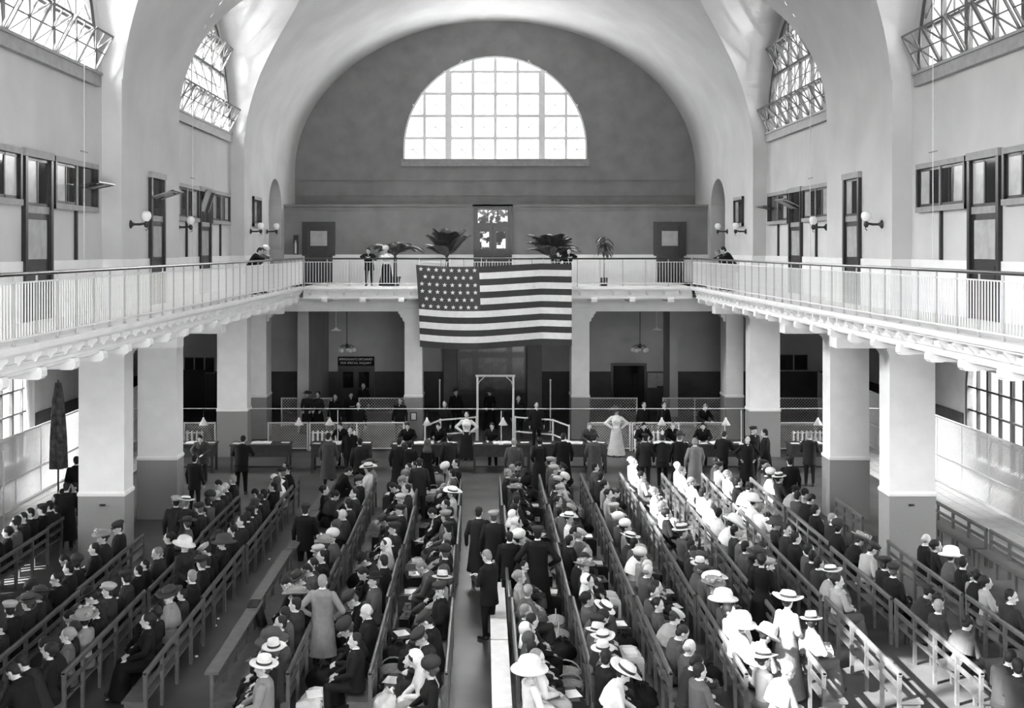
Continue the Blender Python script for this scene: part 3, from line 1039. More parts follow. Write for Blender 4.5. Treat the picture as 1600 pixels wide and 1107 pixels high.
# ================================================================== PLANTS ON THE FAR GALLERY
def palm(x, y, z, nf, length, seed, label, arch=1.0, pot_h=0.42, spread=1.0, stem=0.25):
    rnd = random.Random(seed)
    e = empty('potted_palm', (x, y, z))
    tag(e, label, 'plant', 'potted plants on the far gallery')
    mb = MB(); mb.lathe([(0.17, 0), (0.22, pot_h * .8), (0.25, pot_h * .82), (0.25, pot_h), (0.2, pot_h), (0.19, pot_h - 0.05)], 14); mb.build('pot', M_POT, e, True)
    mb = MB(); mb.tube([(0, 0, pot_h - .06), (0.01, 0, pot_h + stem)], [0.09, 0.06], 8); mb.build('trunk', M_LEAF, e)
    base = Vector((0, 0, pot_h + stem))
    for i in range(nf):
        az = 2 * PI * i / nf + rnd.uniform(-.25, .25)
        el = rnd.uniform(0.55, 1.25) if nf < 15 else rnd.uniform(0.7, 1.5)
        L = length * rnd.uniform(0.8, 1.1)
        pts = []
        N = 12
        for k in range(N + 1):
            t = k / N
            ang = el - arch * 1.5 * t * t
            if k == 0:
                p = base.copy()
            else:
                p = pts[-1] + Vector((math.cos(az) * math.cos(ang) * spread, math.sin(az) * math.cos(ang) * spread, math.sin(ang))) * (L / N)
            pts.append(p)
        mb = MB()
        mb.tube(pts, [0.018 * (1 - 0.8 * k / N) for k in range(N + 1)], 5)
        for k in range(2, N + 1):
            for h in (0, 0.5):
                if k == N and h: continue
                p = pts[k] if not h else (pts[k] + pts[min(N, k + 1)]) / 2
                d = (pts[min(N, k + 1)] - pts[k - 1]).normalized()
                side = d.cross(Vector((0, 0, 1))).normalized()
                up = side.cross(d).normalized()
                ll = 0.34 * math.sin(PI * min(0.97, 0.15 + 0.8 * k / N)) * length
                for sgn in (-1, 1):
                    tip = p + (side * sgn * 0.8 + d * 0.75 - up * 0.35) * ll
                    w = d * 0.034
                    mid = p + (tip - p) * 0.5 + up * 0.02
                    mb.add([p - w * .6, p + w * .6, mid + w, tip, mid - w], [(0, 1, 2, 4), (4, 2, 3)])
        mb.build('frond', M_LEAF, e)
    return e
palm(-4.35, 49.0, GZ, 12, 1.25, 3, 'low spreading palm behind the couple at the far railing', 1.25, 0.4, 1.2, 0.85)
palm(-2.15, 49.2, GZ, 20, 1.45, 5, 'bushy potted palm left of the glazed gallery door', 0.6, 0.42, 0.9, 0.75)
palm(2.35, 49.2, GZ, 22, 1.5, 8, 'bushy potted palm right of the glazed gallery door', 0.75, 0.42, 1.0, 0.7)

def rubber_plant(x, y, z):
    e = empty('potted_rubber_plant', (x, y, z))
    tag(e, 'slender potted tree with drooping leaf crown on the far gallery', 'plant', 'potted plants on the far gallery')
    mb = MB(); mb.lathe([(0.14, 0), (0.16, 0.34), (0.17, 0.36), (0.15, 0.36), (0.14, 0.33)], 14); tub = mb.build('tub', M_POT, e, True)
    mb = MB(); mb.lathe([(0.158, 0.10), (0.162, 0.10), (0.164, 0.14), (0.16, 0.14)], 14); mb.build('hoop', M_IRONGREY, tub)
    mb = MB(); mb.tube([(0, 0, 0.3), (0.01, 0, 1.0), (0, 0, 2.05)], [0.02, 0.016, 0.012], 6); mb.build('stem', M_LEAF, e)
    rnd = random.Random(4)
    for i in range(30):
        az = rnd.uniform(0, 2 * PI)
        zb = rnd.uniform(1.35, 2.05)
        L = rnd.uniform(0.32, 0.48)
        w = 0.055
        d = Vector((math.cos(az), math.sin(az), 0))
        s = Vector((-d.y, d.x, 0))
        b = Vector((0, 0, zb))
        c1 = b + d * L * 0.45 + Vector((0, 0, 0.06))
        c2 = b + d * L * 0.85 + Vector((0, 0, -0.10))
        tip = b + d * L + Vector((0, 0, -0.26))
        n = Vector((0, 0, 0.006))
        mb = MB()
        top = [b, c1 - s * w, c2 - s * w, tip, c2 + s * w, c1 + s * w]
        mb.add([p + n for p in top] + [p - n for p in top], [(0, 1, 5), (1, 2, 4, 5), (2, 3, 4), (6, 11, 7), (7, 11, 10, 8), (8, 10, 9)] + [(k, k + 6, (k + 1) % 6 + 6, (k + 1) % 6) for k in range(6)])
        mb.build('leaf', M_LEAF, e)
rubber_plant(4.5, 48.7, GZ)

# fire extinguisher by the left far door
e = tag(empty('fire_extinguisher', (-9.42, YLOW - 0.15, 7.93)), 'fire extinguisher on a dark board beside the left far gallery door', 'extinguisher')
mb = MB(); mb.box(-0.12, 0.12, 0.10, 0.13, 0, 0.92); mb.build('backboard', M_DARKWOOD, e)
mb = MB(); mb.lathe([(0.08, 0.03), (0.085, 0.06), (0.085, 0.5), (0.05, 0.58), (0.03, 0.66), (0.035, 0.68)], 12); mb.build('cylinder_body', mat('tin', 0.5, 0.3, 0.1, 4, metal=0.8), e, True)
mb = MB(); mb.tube([(0, 0, 0.62), (0.07, -0.03, 0.6), (0.10, -0.04, 0.4), (0.10, -0.04, 0.2)], 0.012, 6); mb.build('hose', M_IRON, e)

# ================================================================== WALL SCONCES
def sconce(s, x, y, z, label):
    e = empty('wall_sconce', (s * x, y, z), R(90) if s < 0 else R(-90))
    tag(e, label, 'wall lamp', 'gas and electric wall sconces on the gallery')
    mb = MB(); mb.lathe([(0.12, 0), (0.10, 0.03), (0.05, 0.06), (0.03, 0.12)], 12, M=Matrix.Rotation(R(90), 4, 'X')); mb.build('backplate', M_IRON, e, True)
    mb = MB(); mb.tube([(0, -0.08, 0), (0, -0.25, 0.0), (0, -0.42, 0.03)], [0.03, 0.035, 0.03], 8); mb.ell((0, -0.42, 0.0), (0.07, 0.07, 0.09), 8, 6)
    mb.tube([(0, -0.42, -0.02), (0.05, -0.46, -0.12), (0, -0.40, -0.16)], 0.012, 6)
    mb.build('arm', M_IRON, e)
    mb = MB(); mb.lathe([(0.07, 0.09), (0.10, 0.12)], 12); mb.lathe([(0.05, 0.08), (0.12, 0.15), (0.135, 0.22), (0.12, 0.30), (0.07, 0.35)], 14)
    g = mb.build('globe', M_GLOBE, e, True, loc=(0, -0.42, 0))
for s, side in ((-1, 'left'), (1, 'right')):
    sconce(s, XP, 30.6, 8.85, 'bracket lamp with white globe on the %s pier nearest the camera' % side)
    sconce(s, XW, 37.3, 8.9, 'bracket lamp with white globe under the %s far bay window' % side)
    sconce(s, XP, 46.4, 8.9, 'bracket lamp on the %s far pier below the small window' % side)
    sconce(s, XP, 49.9, 8.95, 'bracket lamp with white globe beside the %s arched passage' % side)

# hanging window ropes / tie lines of the clerestory
for s, side in ((-1, 'left'), (1, 'right')):
    for c in BAYS[:2]:
        y = c + 2.9 if c == 25.0 else c - 2.0
        e = tag(empty('pull_rope', (s * (XW - 0.22), y, 7.95)), 'thin pull cord hanging from the %s clerestory window %s' % (side, 'nearest the camera' if c == 25 else 'in the far bay'), 'cord')
        mb = MB(); mb.tube([(0, 0, 0), (0, 0.01, 3), (0, 0, 6.4)], 0.012, 5); mb.build('strand', M_SHIRT, e)
        mb = MB(); mb.bar((0, -0.25, 2.6), (0, 0.25, 2.6), 0.02); mb.build('cleat', M_IRON, e)

# ================================================================== BENCHES
BENCH = []
def bench_mesh_cache():
    pass
_post_cache = {}
def bench_post():
    if 'p' not in _post_cache:
        mb = MB()
        mb.box(-0.03, 0.03, -0.04, 0.04, 0, 0.93)
        _post_cache['p'] = mb.mesh('post', M_WOOD)
        mb = MB()
        mb.box(0.30, 0.35, -0.04, 0.04, 0, 0.43)
        mb.box(0.0, 0.36, -0.025, 0.025, 0.36, 0.43)
        _post_cache['l'] = mb.mesh('seat_bracket', M_WOOD)
    return _post_cache
def bench(X, ya, yb, s, label, group, cap=False):
    """bench along Y from ya (near) to yb (far); the seat is on side s of the back rail at X"""
    e = empty('long_bench', (X, ya, 0))
    tag(e, label, 'bench', group)
    L = yb - ya
    c = bench_post()
    mb = MB()
    if cap:
        mb.box(-0.12, 0.12, 0, L, 0.93, 0.97)
    else:
        mb.box(-0.035, 0.035, 0, L, 0.90, 0.96)
        mb.tube([(0, 0, 0.96), (0, L, 0.96)], 0.035, 6)
    mb.build('top_rail', M_WOOD, e)
    mb = MB(); mb.box(-0.02, 0.02, 0, L, 0.66, 0.74); mb.build('back_rail', M_WOOD, e)
    mb = MB(); a, b = sorted((s * 0.0, s * 0.40)); mb.box(a, b, 0, L, 0.43, 0.47); mb.build('seat', M_WOOD, e)
    n = max(1, round(L / 0.95))
    for i in range(n + 1):
        y = 0.05 + (L - 0.1) * i / n
        inst('post', c['p'], e, (0, y, 0))
        inst('seat_bracket', c['l'], e, (0, y, 0), scale=(s, 1, 1))
    return e
# line name -> (X, facing side, far end Y, near end Y, phrase)
LINES = {
    'La': (-1.28, -1, 36.6, 19.6, 'first row left of aisle'),
    'Lb': (-2.58, -1, 36.6, 19.6, 'second row left of aisle'),
    'Lc': (-3.98, -1, 36.6, 19.6, 'third row left of aisle'),
    'Ld': (-5.28, 1, 35.9, 19.6, 'plank-topped row'),
    'Le': (-6.42, -1, 36.6, 19.6, 'first row past the planks'),
    'Lf': (-7.75, -1, 34.0, 19.6, 'second row past the planks'),
    'Lg': (-9.20, -1, 29.2, 19.6, 'row beside left columns'),
    'Lh': (-11.9, -1, 34.0, 21.5, 'row behind left columns'),
    'Ra': (-0.05, 1, 36.6, 19.6, 'first row right of aisle'),
    'Rb': (1.22, 1, 36.9, 19.6, 'second row right of aisle'),
    'Rc': (2.55, 1, 37.1, 19.6, 'third row right of aisle'),
    'Rd': (3.84, 1, 37.3, 19.6, 'fourth row right of aisle'),
    'Re': (5.17, 1, 37.1, 19.6, 'fifth row right of aisle'),
    'Rf': (6.46, 1, 37.1, 19.6, 'sixth row right of aisle'),
    'Rg': (7.86, 1, 36.4, 19.6, 'seventh row right of aisle'),
    'Rh': (9.45, 1, 28.6, 19.6, 'row beside right columns'),
    'Ri': (12.4, -1, 34.0, 21.0, 'row behind right columns'),
}
for k, (X, s, yf, yn, ph) in LINES.items():
    n = max(1, round((yf - yn) / 4.3))
    w = (yf - yn) / n
    for i in range(n):
        off = 0.03 * ((i % 2) * 2 - 1)
        b = yf - i * w - 0.03
        a = yf - (i + 1) * w + 0.03
        bench(X + off, a, b, s, 'wooden bench, %s from the desks, %s' % (ORD[i], ph), 'long wooden benches', cap=(k == 'Ld'))
bench(9.6, 31.0, 33.4, 1, 'short wooden bench between the two right columns', 'long wooden benches')

# pale empty table-bench beside the centre aisle
for i, (ya, yb) in enumerate(((22.72, 26.6), (19.4, 22.66))):
    e = tag(empty('white_plank_bench', (-0.30, ya, 0)), 'bare pale plank bench along the centre aisle, %s segment from the desks' % ORD[i], 'bench', 'pale plank benches')
    L = yb - ya
    mb = MB(); mb.box(-0.17, 0.17, 0, L, 0.46, 0.50); mb.build('seat', mat('pale_plank', 0.72, 0.6, 0.08, 5.0), e)
    mb = MB(); mb.box(-0.15, -0.12, 0, L, 0.34, 0.46); mb.build('apron', M_WOOD, e)
    mb = MB(); mb.box(-0.14, 0.14, -0.03, 0.03, 0, 0.46); lm = mb.mesh('leg', M_WOOD)
    for t in (0.15, L / 2, L - 0.15):
        inst('leg', lm, e, (0, t, 0))

# ================================================================== INSPECTORS' DESKS
def desk(px0, px1, label):
    Y = 42.0
    x0, x1 = (px0 - VX) / FPX * Y + CX, (px1 - VX) / FPX * Y + CX
    e = empty('inspection_desk', ((x0 + x1) / 2, Y, 0))
    tag(e, label, 'desk', 'inspection desks')
    h = (x1 - x0) / 2
    mb = MB(); mb.box(-h, h, -0.02, 0.85, 1.0, 1.05); mb.build('desk_top', M_DESK, e)
    mb = MB(); mb.box(-h + 0.04, h - 0.04, 0.02, 0.06, 0.6, 1.0); mb.build('front_panel', M_DESK, e)
    mb = MB(); mb.box(-h + 0.04, -h + 0.07, 0.05, 0.8, 0.6, 1.0); mb.box(h - 0.07, h - 0.04, 0.05, 0.8, 0.6, 1.0); mb.build('side_panel', M_DESK, e)
    mb = MB(); mb.box(-0.04, 0.04, -0.04, 0.04, 0, 1.0); lg = mb.mesh('leg', M_DESK)
    for u in (-h + 0.08, h - 0.08):
        for v in (0.08, 0.76):
            inst('leg', lg, e, (u, v, 0))
    mb = MB(); mb.box(-h + 0.1, h - 0.1, 0.38, 0.44, 0.14, 0.2); mb.build('stretcher', M_DESK, e)
    # open ledger on the desk
    l = tag(empty('ledger', ((x0 + x1) / 2 + random.uniform(-.05, .05), Y + 0.42, 1.05), random.uniform(-.15, .15)), 'open white ledger on the %s desk from the left' % label.split(', ')[1].split(' ')[0], 'book', 'open ledgers on the desks')
    for sg in (-1, 1):
        mb = MB()
        a, b = sorted((0, sg * 0.36))
        mb.prism([(sg * 0.0, 0.0), (sg * 0.36, 0.0), (sg * 0.36, 0.012), (sg * 0.15, 0.035), (0.0, 0.02)], 'y', -0.24, 0.24)
        mb.build('page_block', M_PAPER, l)
    for k in range(2):
        mb = MB(); mb.box(-0.15, 0.15, -0.1, 0.1, 0, 0.008)
        o = mb.build('loose_paper', M_PAPER, None, loc=((x0 + x1) / 2 + (k * 2 - 1) * (h - 0.22), Y + 0.3 + 0.2 * k, 1.051))
        o.rotation_euler = (0, 0, random.uniform(-.5, .5))
        tag(o, 'loose white paper at the %s end of the %s desk' % (('left', 'right')[k], label.split(', ')[1].split(' ')[0]), 'paper', 'loose papers on the desks')
DESKS = [(268, 334), (358, 452), (484, 580), (610, 716), (738, 830), (846, 950), (998, 1082), (1092, 1166), (1236, 1310)]
for i, (a, b) in enumerate(DESKS):
    desk(a, b, 'dark inspection desk, %s from the left' % ORD[i])

# ================================================================== FENCES, RADIATORS, GATE
M_PIPE = mat('white_pipe', 0.7, 0.5, 0.06, 8.0)
def wire_mesh(L, z0, z1, step, w, name, parent, y=0.0):
    mb = MB()
    H = z1 - z0
    n = int((L + H) / step)
    for sgn in (1, -1):
        for i in range(1, n + 1):
            c = i * step
            a0, a1 = max(0, c - H), min(L, c)
            if a1 - a0 < 0.02: continue
            p = (a0, c - a0), (a1, c - a1)
            q = [(u if sgn > 0 else L - u, y, z0 + v) for u, v in p]
            mb.bar(q[0], q[1], w, w)
    return stuff(mb.build(name, M_PIPE, parent))
def fence(x0, x1, Y, label, H=1.14, posts=2, group='wire mesh fences', step=0.11, w=0.012):
    e = empty('wire_fence', (x0, Y, 0))
    tag(e, label, 'fence', group)
    L = x1 - x0
    mb = MB(); mb.tube([(0, 0, H), (L, 0, H)], 0.032, 6); mb.build('top_rail', M_PIPE, e)
    mb = MB(); mb.tube([(0, 0, 0.1), (L, 0, 0.1)], 0.025, 6); mb.build('bottom_rail', M_PIPE, e)
    mb = MB(); mb.tube([(0, 0, 0), (0, 0, H + 0.03)], 0.035, 6); pm = mb.mesh('post', M_PIPE)
    for i in range(posts):
        inst('post', pm, e, (L * i / (posts - 1), 0, 0))
    wire_mesh(L, 0.1, H, step, w, 'wire_mesh', e)
    return e
def fx(px, Y):
    return (px - VX) / FPX * Y + CX
YF = 46.7
fence(fx(288, YF), fx(336, YF), YF, 'white wire fence panel beside the far left column', posts=2)
fence(fx(419, YF), fx(480.6, YF), YF, 'white wire fence panel just right of the left corner column', posts=2)
fence(fx(484, YF), fx(631, YF), YF, 'long white wire fence left of the column with the framed notice', posts=3)
fence(fx(923, YF), fx(984.6, YF), YF, 'white wire fence panel behind the woman in the light dress', posts=2)
fence(fx(988, YF), fx(1133, YF), YF, 'long white wire fence before the right far bay', posts=3)
fence(fx(1218, YF), fx(1300, YF), YF, 'white wire fence panel beside the far right column', posts=2)
YK = 53.0
fence(fx(440, YK), fx(518, YK), YK, 'farther wire fence left, in the dim bay under the gallery', 1.32, 3, 'farther wire fences under the gallery', 0.14, 0.014)
fence(fx(561, YK), fx(634, YK), YK, 'farther wire fence beside the detained immigrants door', 1.32, 2, 'farther wire fences under the gallery', 0.14, 0.014)
fence(fx(920, YK), fx(995, YK), YK, 'farther wire fence right of the middle bay', 1.32, 2, 'farther wire fences under the gallery', 0.14, 0.014)
fence(fx(1036, YK), fx(1135, YK), YK, 'farther wire fence in the dim right bay', 1.32, 3, 'farther wire fences under the gallery', 0.14, 0.014)
fence(fx(1216, YK), fx(1290, YK), YK, 'farther wire fence in the right aisle end', 1.32, 2, 'farther wire fences under the gallery', 0.14, 0.014)

def radiator(x0, x1, Y, label):
    e = empty('radiator', (x0, Y, 0))
    tag(e, label, 'radiator', 'white steam radiators')
    L = x1 - x0
    n = max(3, round(L / 0.17))
    mb = MB()
    mb.lathe([(0.03, 0.12), (0.045, 0.16), (0.045, 0.86), (0.03, 0.9)], 8, sx=1.0, sy=1.6)
    me = mb.mesh('column_section', M_WHITE, True)
    for i in range(n):
        inst('column_section', me, e, (0.06 + (L - 0.12) * i / (n - 1), 0, 0))
    mb = MB(); mb.tube([(0, 0, 0.2), (L, 0, 0.2)], 0.03, 6); mb.build('lower_pipe', M_WHITE, e)
    mb = MB(); mb.tube([(0, 0, 0.82), (L, 0, 0.82)], 0.03, 6); mb.build('upper_pipe', M_WHITE, e)
    for u in (0.08, L - 0.08):
        mb = MB(); mb.box(u - 0.03, u + 0.03, -0.08, 0.08, 0, 0.16); mb.build('foot', M_WHITE, e)
YR = 46.2
radiator(fx(290, YR), fx(318, YR), YR, 'white steam radiator at the far left fence')
radiator(fx(487, YR), fx(556, YR), YR, 'white steam radiator left of the notice column')
radiator(fx(990, YR), fx(1066, YR), YR, 'white steam radiator right of the woman in the light dress')
radiator(fx(1237, YR), fx(1290, YR), YR, 'white steam radiator beside the far right column')

# pipe gate frame in the middle
YG = 48.4
e = tag(empty('pipe_gate_frame', (fx(774, YG), YG, 0)), 'tall white pipe gateway in the middle below the flag', 'gate')
hw = (fx(802, YG) - fx(746, YG)) / 2
for sg in (-1, 1):
    mb = MB(); mb.tube([(sg * hw, 0, 0), (sg * hw, 0, 2.86)], 0.045, 8); mb.build('post', M_PIPE, e)
    mb = MB(); mb.tube([(sg * hw, 0, 2.35), (sg * (hw - 0.08), 0, 2.62), (sg * (hw - 0.3), 0, 2.82)], 0.018, 6); mb.build('brace', M_PIPE, e)
mb = MB(); mb.tube([(-hw - 0.08, 0, 2.86), (hw + 0.08, 0, 2.86)], 0.045, 8); mb.build('lintel', M_PIPE, e)
def rail_pen(pts, label):
    e = tag(empty('pipe_railing', (pts[0][0], pts[0][1], 0)), label, 'railing', 'low pipe railings at the middle bay')
    o = Vector((pts[0][0], pts[0][1], 0))
    for z, nm in ((1.15, 'top_rail'), (0.55, 'mid_rail')):
        mb = MB(); mb.tube([Vector((p[0], p[1], z)) - o for p in pts], 0.036, 6); mb.build(nm, M_PIPE, e)
    for p in pts:
        mb = MB(); mb.tube([Vector((p[0], p[1], 0)) - o, Vector((p[0], p[1], 1.2)) - o], 0.04, 6); mb.build('post', M_PIPE, e)
rail_pen([(fx(664, 45.8), 45.8), (fx(688, 47.4), 47.4), (fx(744, 48.2), 48.2)], 'low white pipe railing beside the woman in the white blouse')
rail_pen([(fx(805, 48.2), 48.2), (fx(864, 47.4), 47.4), (fx(889, 45.8), 45.8)], 'low white pipe railing right of the middle gateway')
for px, lab in ((687, 'thin white pole left of the middle gateway'), (860, 'thin white pole right of the middle gateway')):
    mb = MB(); mb.tube([(0, 0, 0), (0, 0, 2.3)], 0.035, 6); mb.ell((0, 0, 2.32), (0.05, 0.05, 0.05), 8, 6)
    mb.lathe([(0.12, 0), (0.1, 0.04), (0.04, 0.06)], 10)
    o = mb.build('pipe_pole', M_PIPE, loc=(fx(px, 51.5), 51.5, 0)); tag(o, lab, 'pole', 'pipe poles')

# tall aisle partitions of wire mesh -------------------------------------------------
for s, side in ((-1, 'left'), (1, 'right')):
    e = tag(empty('aisle_partition', (s * 15.4, 22.0, 0), R(90)), 'tall pale wire partition along the %s aisle' % side, 'partition', 'aisle partitions')
    L = 33.0
    for z, nm in ((2.3, 'top_rail'), (0.95, 'mid_rail'), (0.08, 'bottom_rail')):
        mb = MB(); mb.tube([(0, 0, z), (L, 0, z)], 0.035, 6); mb.build(nm, M_PIPE, e)
    mb = MB(); mb.tube([(0, 0, 0), (0, 0, 2.32)], 0.035, 6); pm = mb.mesh('post', M_PIPE)
    for i in range(17):
        inst('post', pm, e, (L * i / 16, 0, 0))
    wire_mesh(L, 0.1, 2.28, 0.09, 0.016, 'wire_mesh', e)
    # white floor kerb behind
    mb = MB(); mb.box(0, L, -0.06, 0.06, 0, 0.08); mb.build('kerb', M_WHITE, e)
    e2 = tag(empty('pipe_portal', (s * 14.6, 30.2 if s > 0 else 31.6, 0), R(90)), 'tall pipe frame standing before the %s aisle partition' % side, 'frame', 'aisle pipe frames')
    for u in (0, 2.0):
        mb = MB(); mb.tube([(u, 0, 0), (u, 0, 2.35)], 0.03, 6); mb.build('post', M_PIPE, e2)
    mb = MB(); mb.tube([(0, 0, 2.35), (2.0, 0, 2.35)], 0.03, 6); mb.build('top_bar', M_PIPE, e2)

# furled flag on its pole by the left partition -----------------------------------------
x, y, z = at_y(91, 740, 36.5)
e = tag(empty('furled_banner', (x, y, 0)), 'dark furled banner on a pole before the left aisle partition', 'banner')
mb = MB(); mb.tube([(0, 0, 0), (0, 0, 4.05)], 0.03, 8); mb.build('pole', M_DARKWOOD, e)
mb = MB()
for k in range(5):
    a = 2 * PI * k / 5
    mb.tube([(0.05 * math.cos(a), 0.05 * math.sin(a), 3.95), (0.10 * math.cos(a), 0.10 * math.sin(a), 3.4), (0.15 * math.cos(a + .2), 0.15 * math.sin(a + .2), 2.2), (0.17 * math.cos(a + .3), 0.17 * math.sin(a + .3), 1.25)],
            [0.05, 0.09, 0.12, 0.13], 9)
mb.build('cloth', mat('banner_cloth', 0.10, 0.9, 0.6, 5.0), e, True)

# ================================================================== LAMPS ABOVE THE DESKS
YL = 43.0
mb = MB(); mb.tube([(-15.3, YL, 2.24), (0, YL, 2.22), (15.3, YL, 2.24)], 0.014, 5)
o = mb.build('lamp_wire', M_PIPE); tag(o, 'long wire strung across the hall above the desks', 'wire')
for i, px in enumerate((318, 467, 515, 667, 786, 1034, 1134, 1278)):
    e = tag(empty('desk_lamp', (fx(px, YL), YL, 1.62)), 'hanging cone lamp over the desks, %s from the left' % ORD[i], 'lamp', 'cone lamps over the desks')
    mb = MB(); mb.tube([(0, 0, 0.26), (0, 0, 0.63)], 0.008, 5); mb.build('cord', M_IRON, e)
    mb = MB(); mb.lathe([(0.17, 0), (0.175, 0.0), (0.04, 0.22), (0.035, 0.28), (0.03, 0.28), (0.03, 0.21), (0.16, 0.005)], 16); mb.build('shade', M_PIPE, e, True)
    mb = MB(); mb.ell((0, 0, 0.09), (0.035, 0.035, 0.05), 8, 6); mb.build('bulb', M_GLOBE, e, True)
# thin upright lamp stems on the desks
for i, px in enumerate((529, 783, 1156)):
    mb = MB(); mb.tube([(0, 0, 0), (0, 0, 1.25)], 0.014, 6); mb.lathe([(0.09, 0), (0.08, 0.03), (0.02, 0.05)], 10)
    o = mb.build('desk_rod', M_PIPE, loc=(fx(px, 42.3), 42.08, 1.05)); tag(o, 'thin upright rod standing on a desk, %s from the left' % ORD[i], 'rod', 'upright rods on the desks')

def chandelier(px, py, label):
    Y = 53.5
    x, _, z = at_y(px, py, Y)
    e = tag(empty('chandelier', (x, Y, z)), label, 'chandelier', 'three-globe ceiling lamps')
    mb = MB(); mb.tube([(0, 0, 0.1), (0, 0, 6.1 - z)], 0.02, 6); mb.build('stem', M_IRON, e)
    mb = MB(); mb.ell((0, 0, 0.12), (0.09, 0.09, 0.12), 10, 6); mb.build('hub', M_IRON, e, True)
    for k in range(5):
        a = 2 * PI * k / 5 + 0.3
        c, s_ = math.cos(a), math.sin(a)
        mb = MB(); mb.tube([(0.05 * c, 0.05 * s_, 0.12), (0.2 * c, 0.2 * s_, 0.16), (0.34 * c, 0.34 * s_, 0.06)], 0.018, 6); arm = mb.build('arm', M_IRON, e)
        mb = MB(); mb.lathe([(0.04, 0.03), (0.09, -0.02), (0.10, -0.10), (0.08, -0.15), (0.05, -0.16)], 12); g = mb.build('globe', M_GLOBE, arm, True, loc=(0.34 * c, 0.34 * s_, 0.0))
chandelier(542, 545, 'dark chandelier hanging in the left far bay')
chandelier(1000, 545, 'chandelier with pale globes hanging in the right far bay')
for px, py, lab in ((525, 517, 'small flat pendant lamp in the left far bay'), (1026, 516, 'small flat pendant lamp in the right far bay')):
    Y = 51.8
    x, _, z = at_y(px, py, Y)
    e = tag(empty('pendant_lamp', (x, Y, z)), lab, 'lamp', 'flat pendant lamps')
    mb = MB(); mb.tube([(0, 0, 0.05), (0, 0, 6.1 - z)], 0.014, 6); mb.build('rod', M_PIPE, e)
    mb = MB(); mb.lathe([(0.24, 0), (0.25, 0.01), (0.08, 0.08), (0.05, 0.14), (0.03, 0.14)], 16); mb.build('shade', M_PIPE, e, True)

# ================================================================== THE DIM WALL UNDER THE FAR GALLERY
def text_obj(body, size, loc, parent, material, name='lettering', sx=1.0):
    cu = bpy.data.curves.new(name, 'FONT')
    cu.body = body
    cu.size = size
    cu.align_x = 'CENTER'
    cu.align_y = 'CENTER'
    cu.extrude = 0.004
    tmp = bpy.data.objects.new(name + '_curve', cu)
    COL.objects.link(tmp)
    dg = bpy.context.evaluated_depsgraph_get()
    me = bpy.data.meshes.new_from_object(tmp.evaluated_get(dg))
    bpy.data.objects.remove(tmp)
    me.materials.clear()
    me.materials.append(material)
    o = bpy.data.objects.new(name, me)
    COL.objects.link(o)
    o.parent = parent
    o.location = loc
    o.rotation_euler = (R(90), 0, 0)
    o.scale = (sx, 1, 1)
    return o
YW = YB
DN[0] += 1
e = struct(empty('door_%d' % DN[0], (fx(557, YW), YW, 0)), 'dark double doorway under the detained immigrants sign')
mb = MB(); mb.box(-0.92, 0.92, -0.16, -0.05, 0, 2.3); mb.build('door_frame', M_DARKWOOD, e)
for sg in (-1, 1):
    a, b = sorted((sg * 0.02, sg * 0.78))
    mb = MB(); mb.box(a, b, -0.19, -0.15, 0, 2.2); leaf = mb.build('door_leaf', M_DARKWOOD, e)
    mb = MB(); mb.box(a + .12, b - .12, -0.2, -0.19, 1.2, 2.0); mb.build('pane', M_DARKGLASS, leaf)
sg_ = tag(empty('notice_sign', (fx(557, YW), YW - 0.2, 2.31)), 'dark sign lettered for detained immigrants above the doorway', 'sign')
mb = MB(); mb.box(-0.92, 0.92, 0, 0.06, 0, 0.46); mb.build('board', M_DARKGLASS, sg_)
text_obj('IMMIGRANTS DETAINED', 0.155, (0, -0.004, 0.32), sg_, M_PAPER)
text_obj('FOR SPECIAL INQUIRY', 0.155, (0, -0.004, 0.13), sg_, M_PAPER)

DN[0] += 1
e = struct(empty('door_%d' % DN[0], (fx(982, YW), YW, 0)), 'wide black doorway in the right far bay')
mb = MB(); mb.box(-0.9, 0.9, -0.14, -0.05, 0, 2.42); mb.build('door_frame', M_IRON, e)
mb = MB(); mb.box(-0.78, 0.78, -0.16, -0.13, 0, 2.3); mb.build('door_leaf', M_DARKGLASS, e)
def paper(px0, px1, py0, py1, label, name='wall_notice'):
    x0, _, z1 = at_y(px0, py0, YW - 0.06); x1, _, z0 = at_y(px1, py1, YW - 0.06)
    e = tag(empty(name, ((x0 + x1) / 2, YW - 0.1, z0)), label, 'notice')
    w, h = (x1 - x0) / 2, z1 - z0
    mb = MB(); mb.box(-w, w, 0.01, 0.04, 0, h); mb.build('backing', M_DARKWOOD, e)
    mb = MB(); mb.box(-w + .03, -w * .2, 0, 0.012, 0.03, h - .03); mb.box(-w * .2 + .01, w - .03, 0, 0.012, 0.12, h - .03); mb.build('sheet', M_CASING, e)
paper(1011, 1049, 582, 607, 'pale printed sheet on the wainscot right of the black doorway')

# glazed screen in the middle bay behind the gateway
WN[0] += 1
x0, _, z1 = at_y(712, 538, YW); x1, _, z0 = at_y(826, 612, YW)
z1 = 3.9
e = struct(empty('window_%d' % WN[0], (0, YW, 0)), 'dark glazed screen in the middle bay behind the gateway')
mb = MB(); mb.box(x0, x1, -0.12, 0, z0, z1); mb.build('frame', M_DARKWOOD, e)
mg = mat('dim_glass', 0.07, 0.2, 0.2, 3.0, spec=0.5)
def ppx(a):
    return fx(620 + a / 3.69, YW)
for a, b in ((365, 435), (470, 548), (552, 632), (665, 735)):
    mb = MB(); mb.box(ppx(a), ppx(b), -0.15, -0.1, z0 + 0.12, 2.7); mb.build('pane', mg, e)
    mb = MB(); mb.box(ppx(a), ppx(b), -0.15, -0.1, 3.0, z1 - 0.12); mb.build('pane', mg, e)
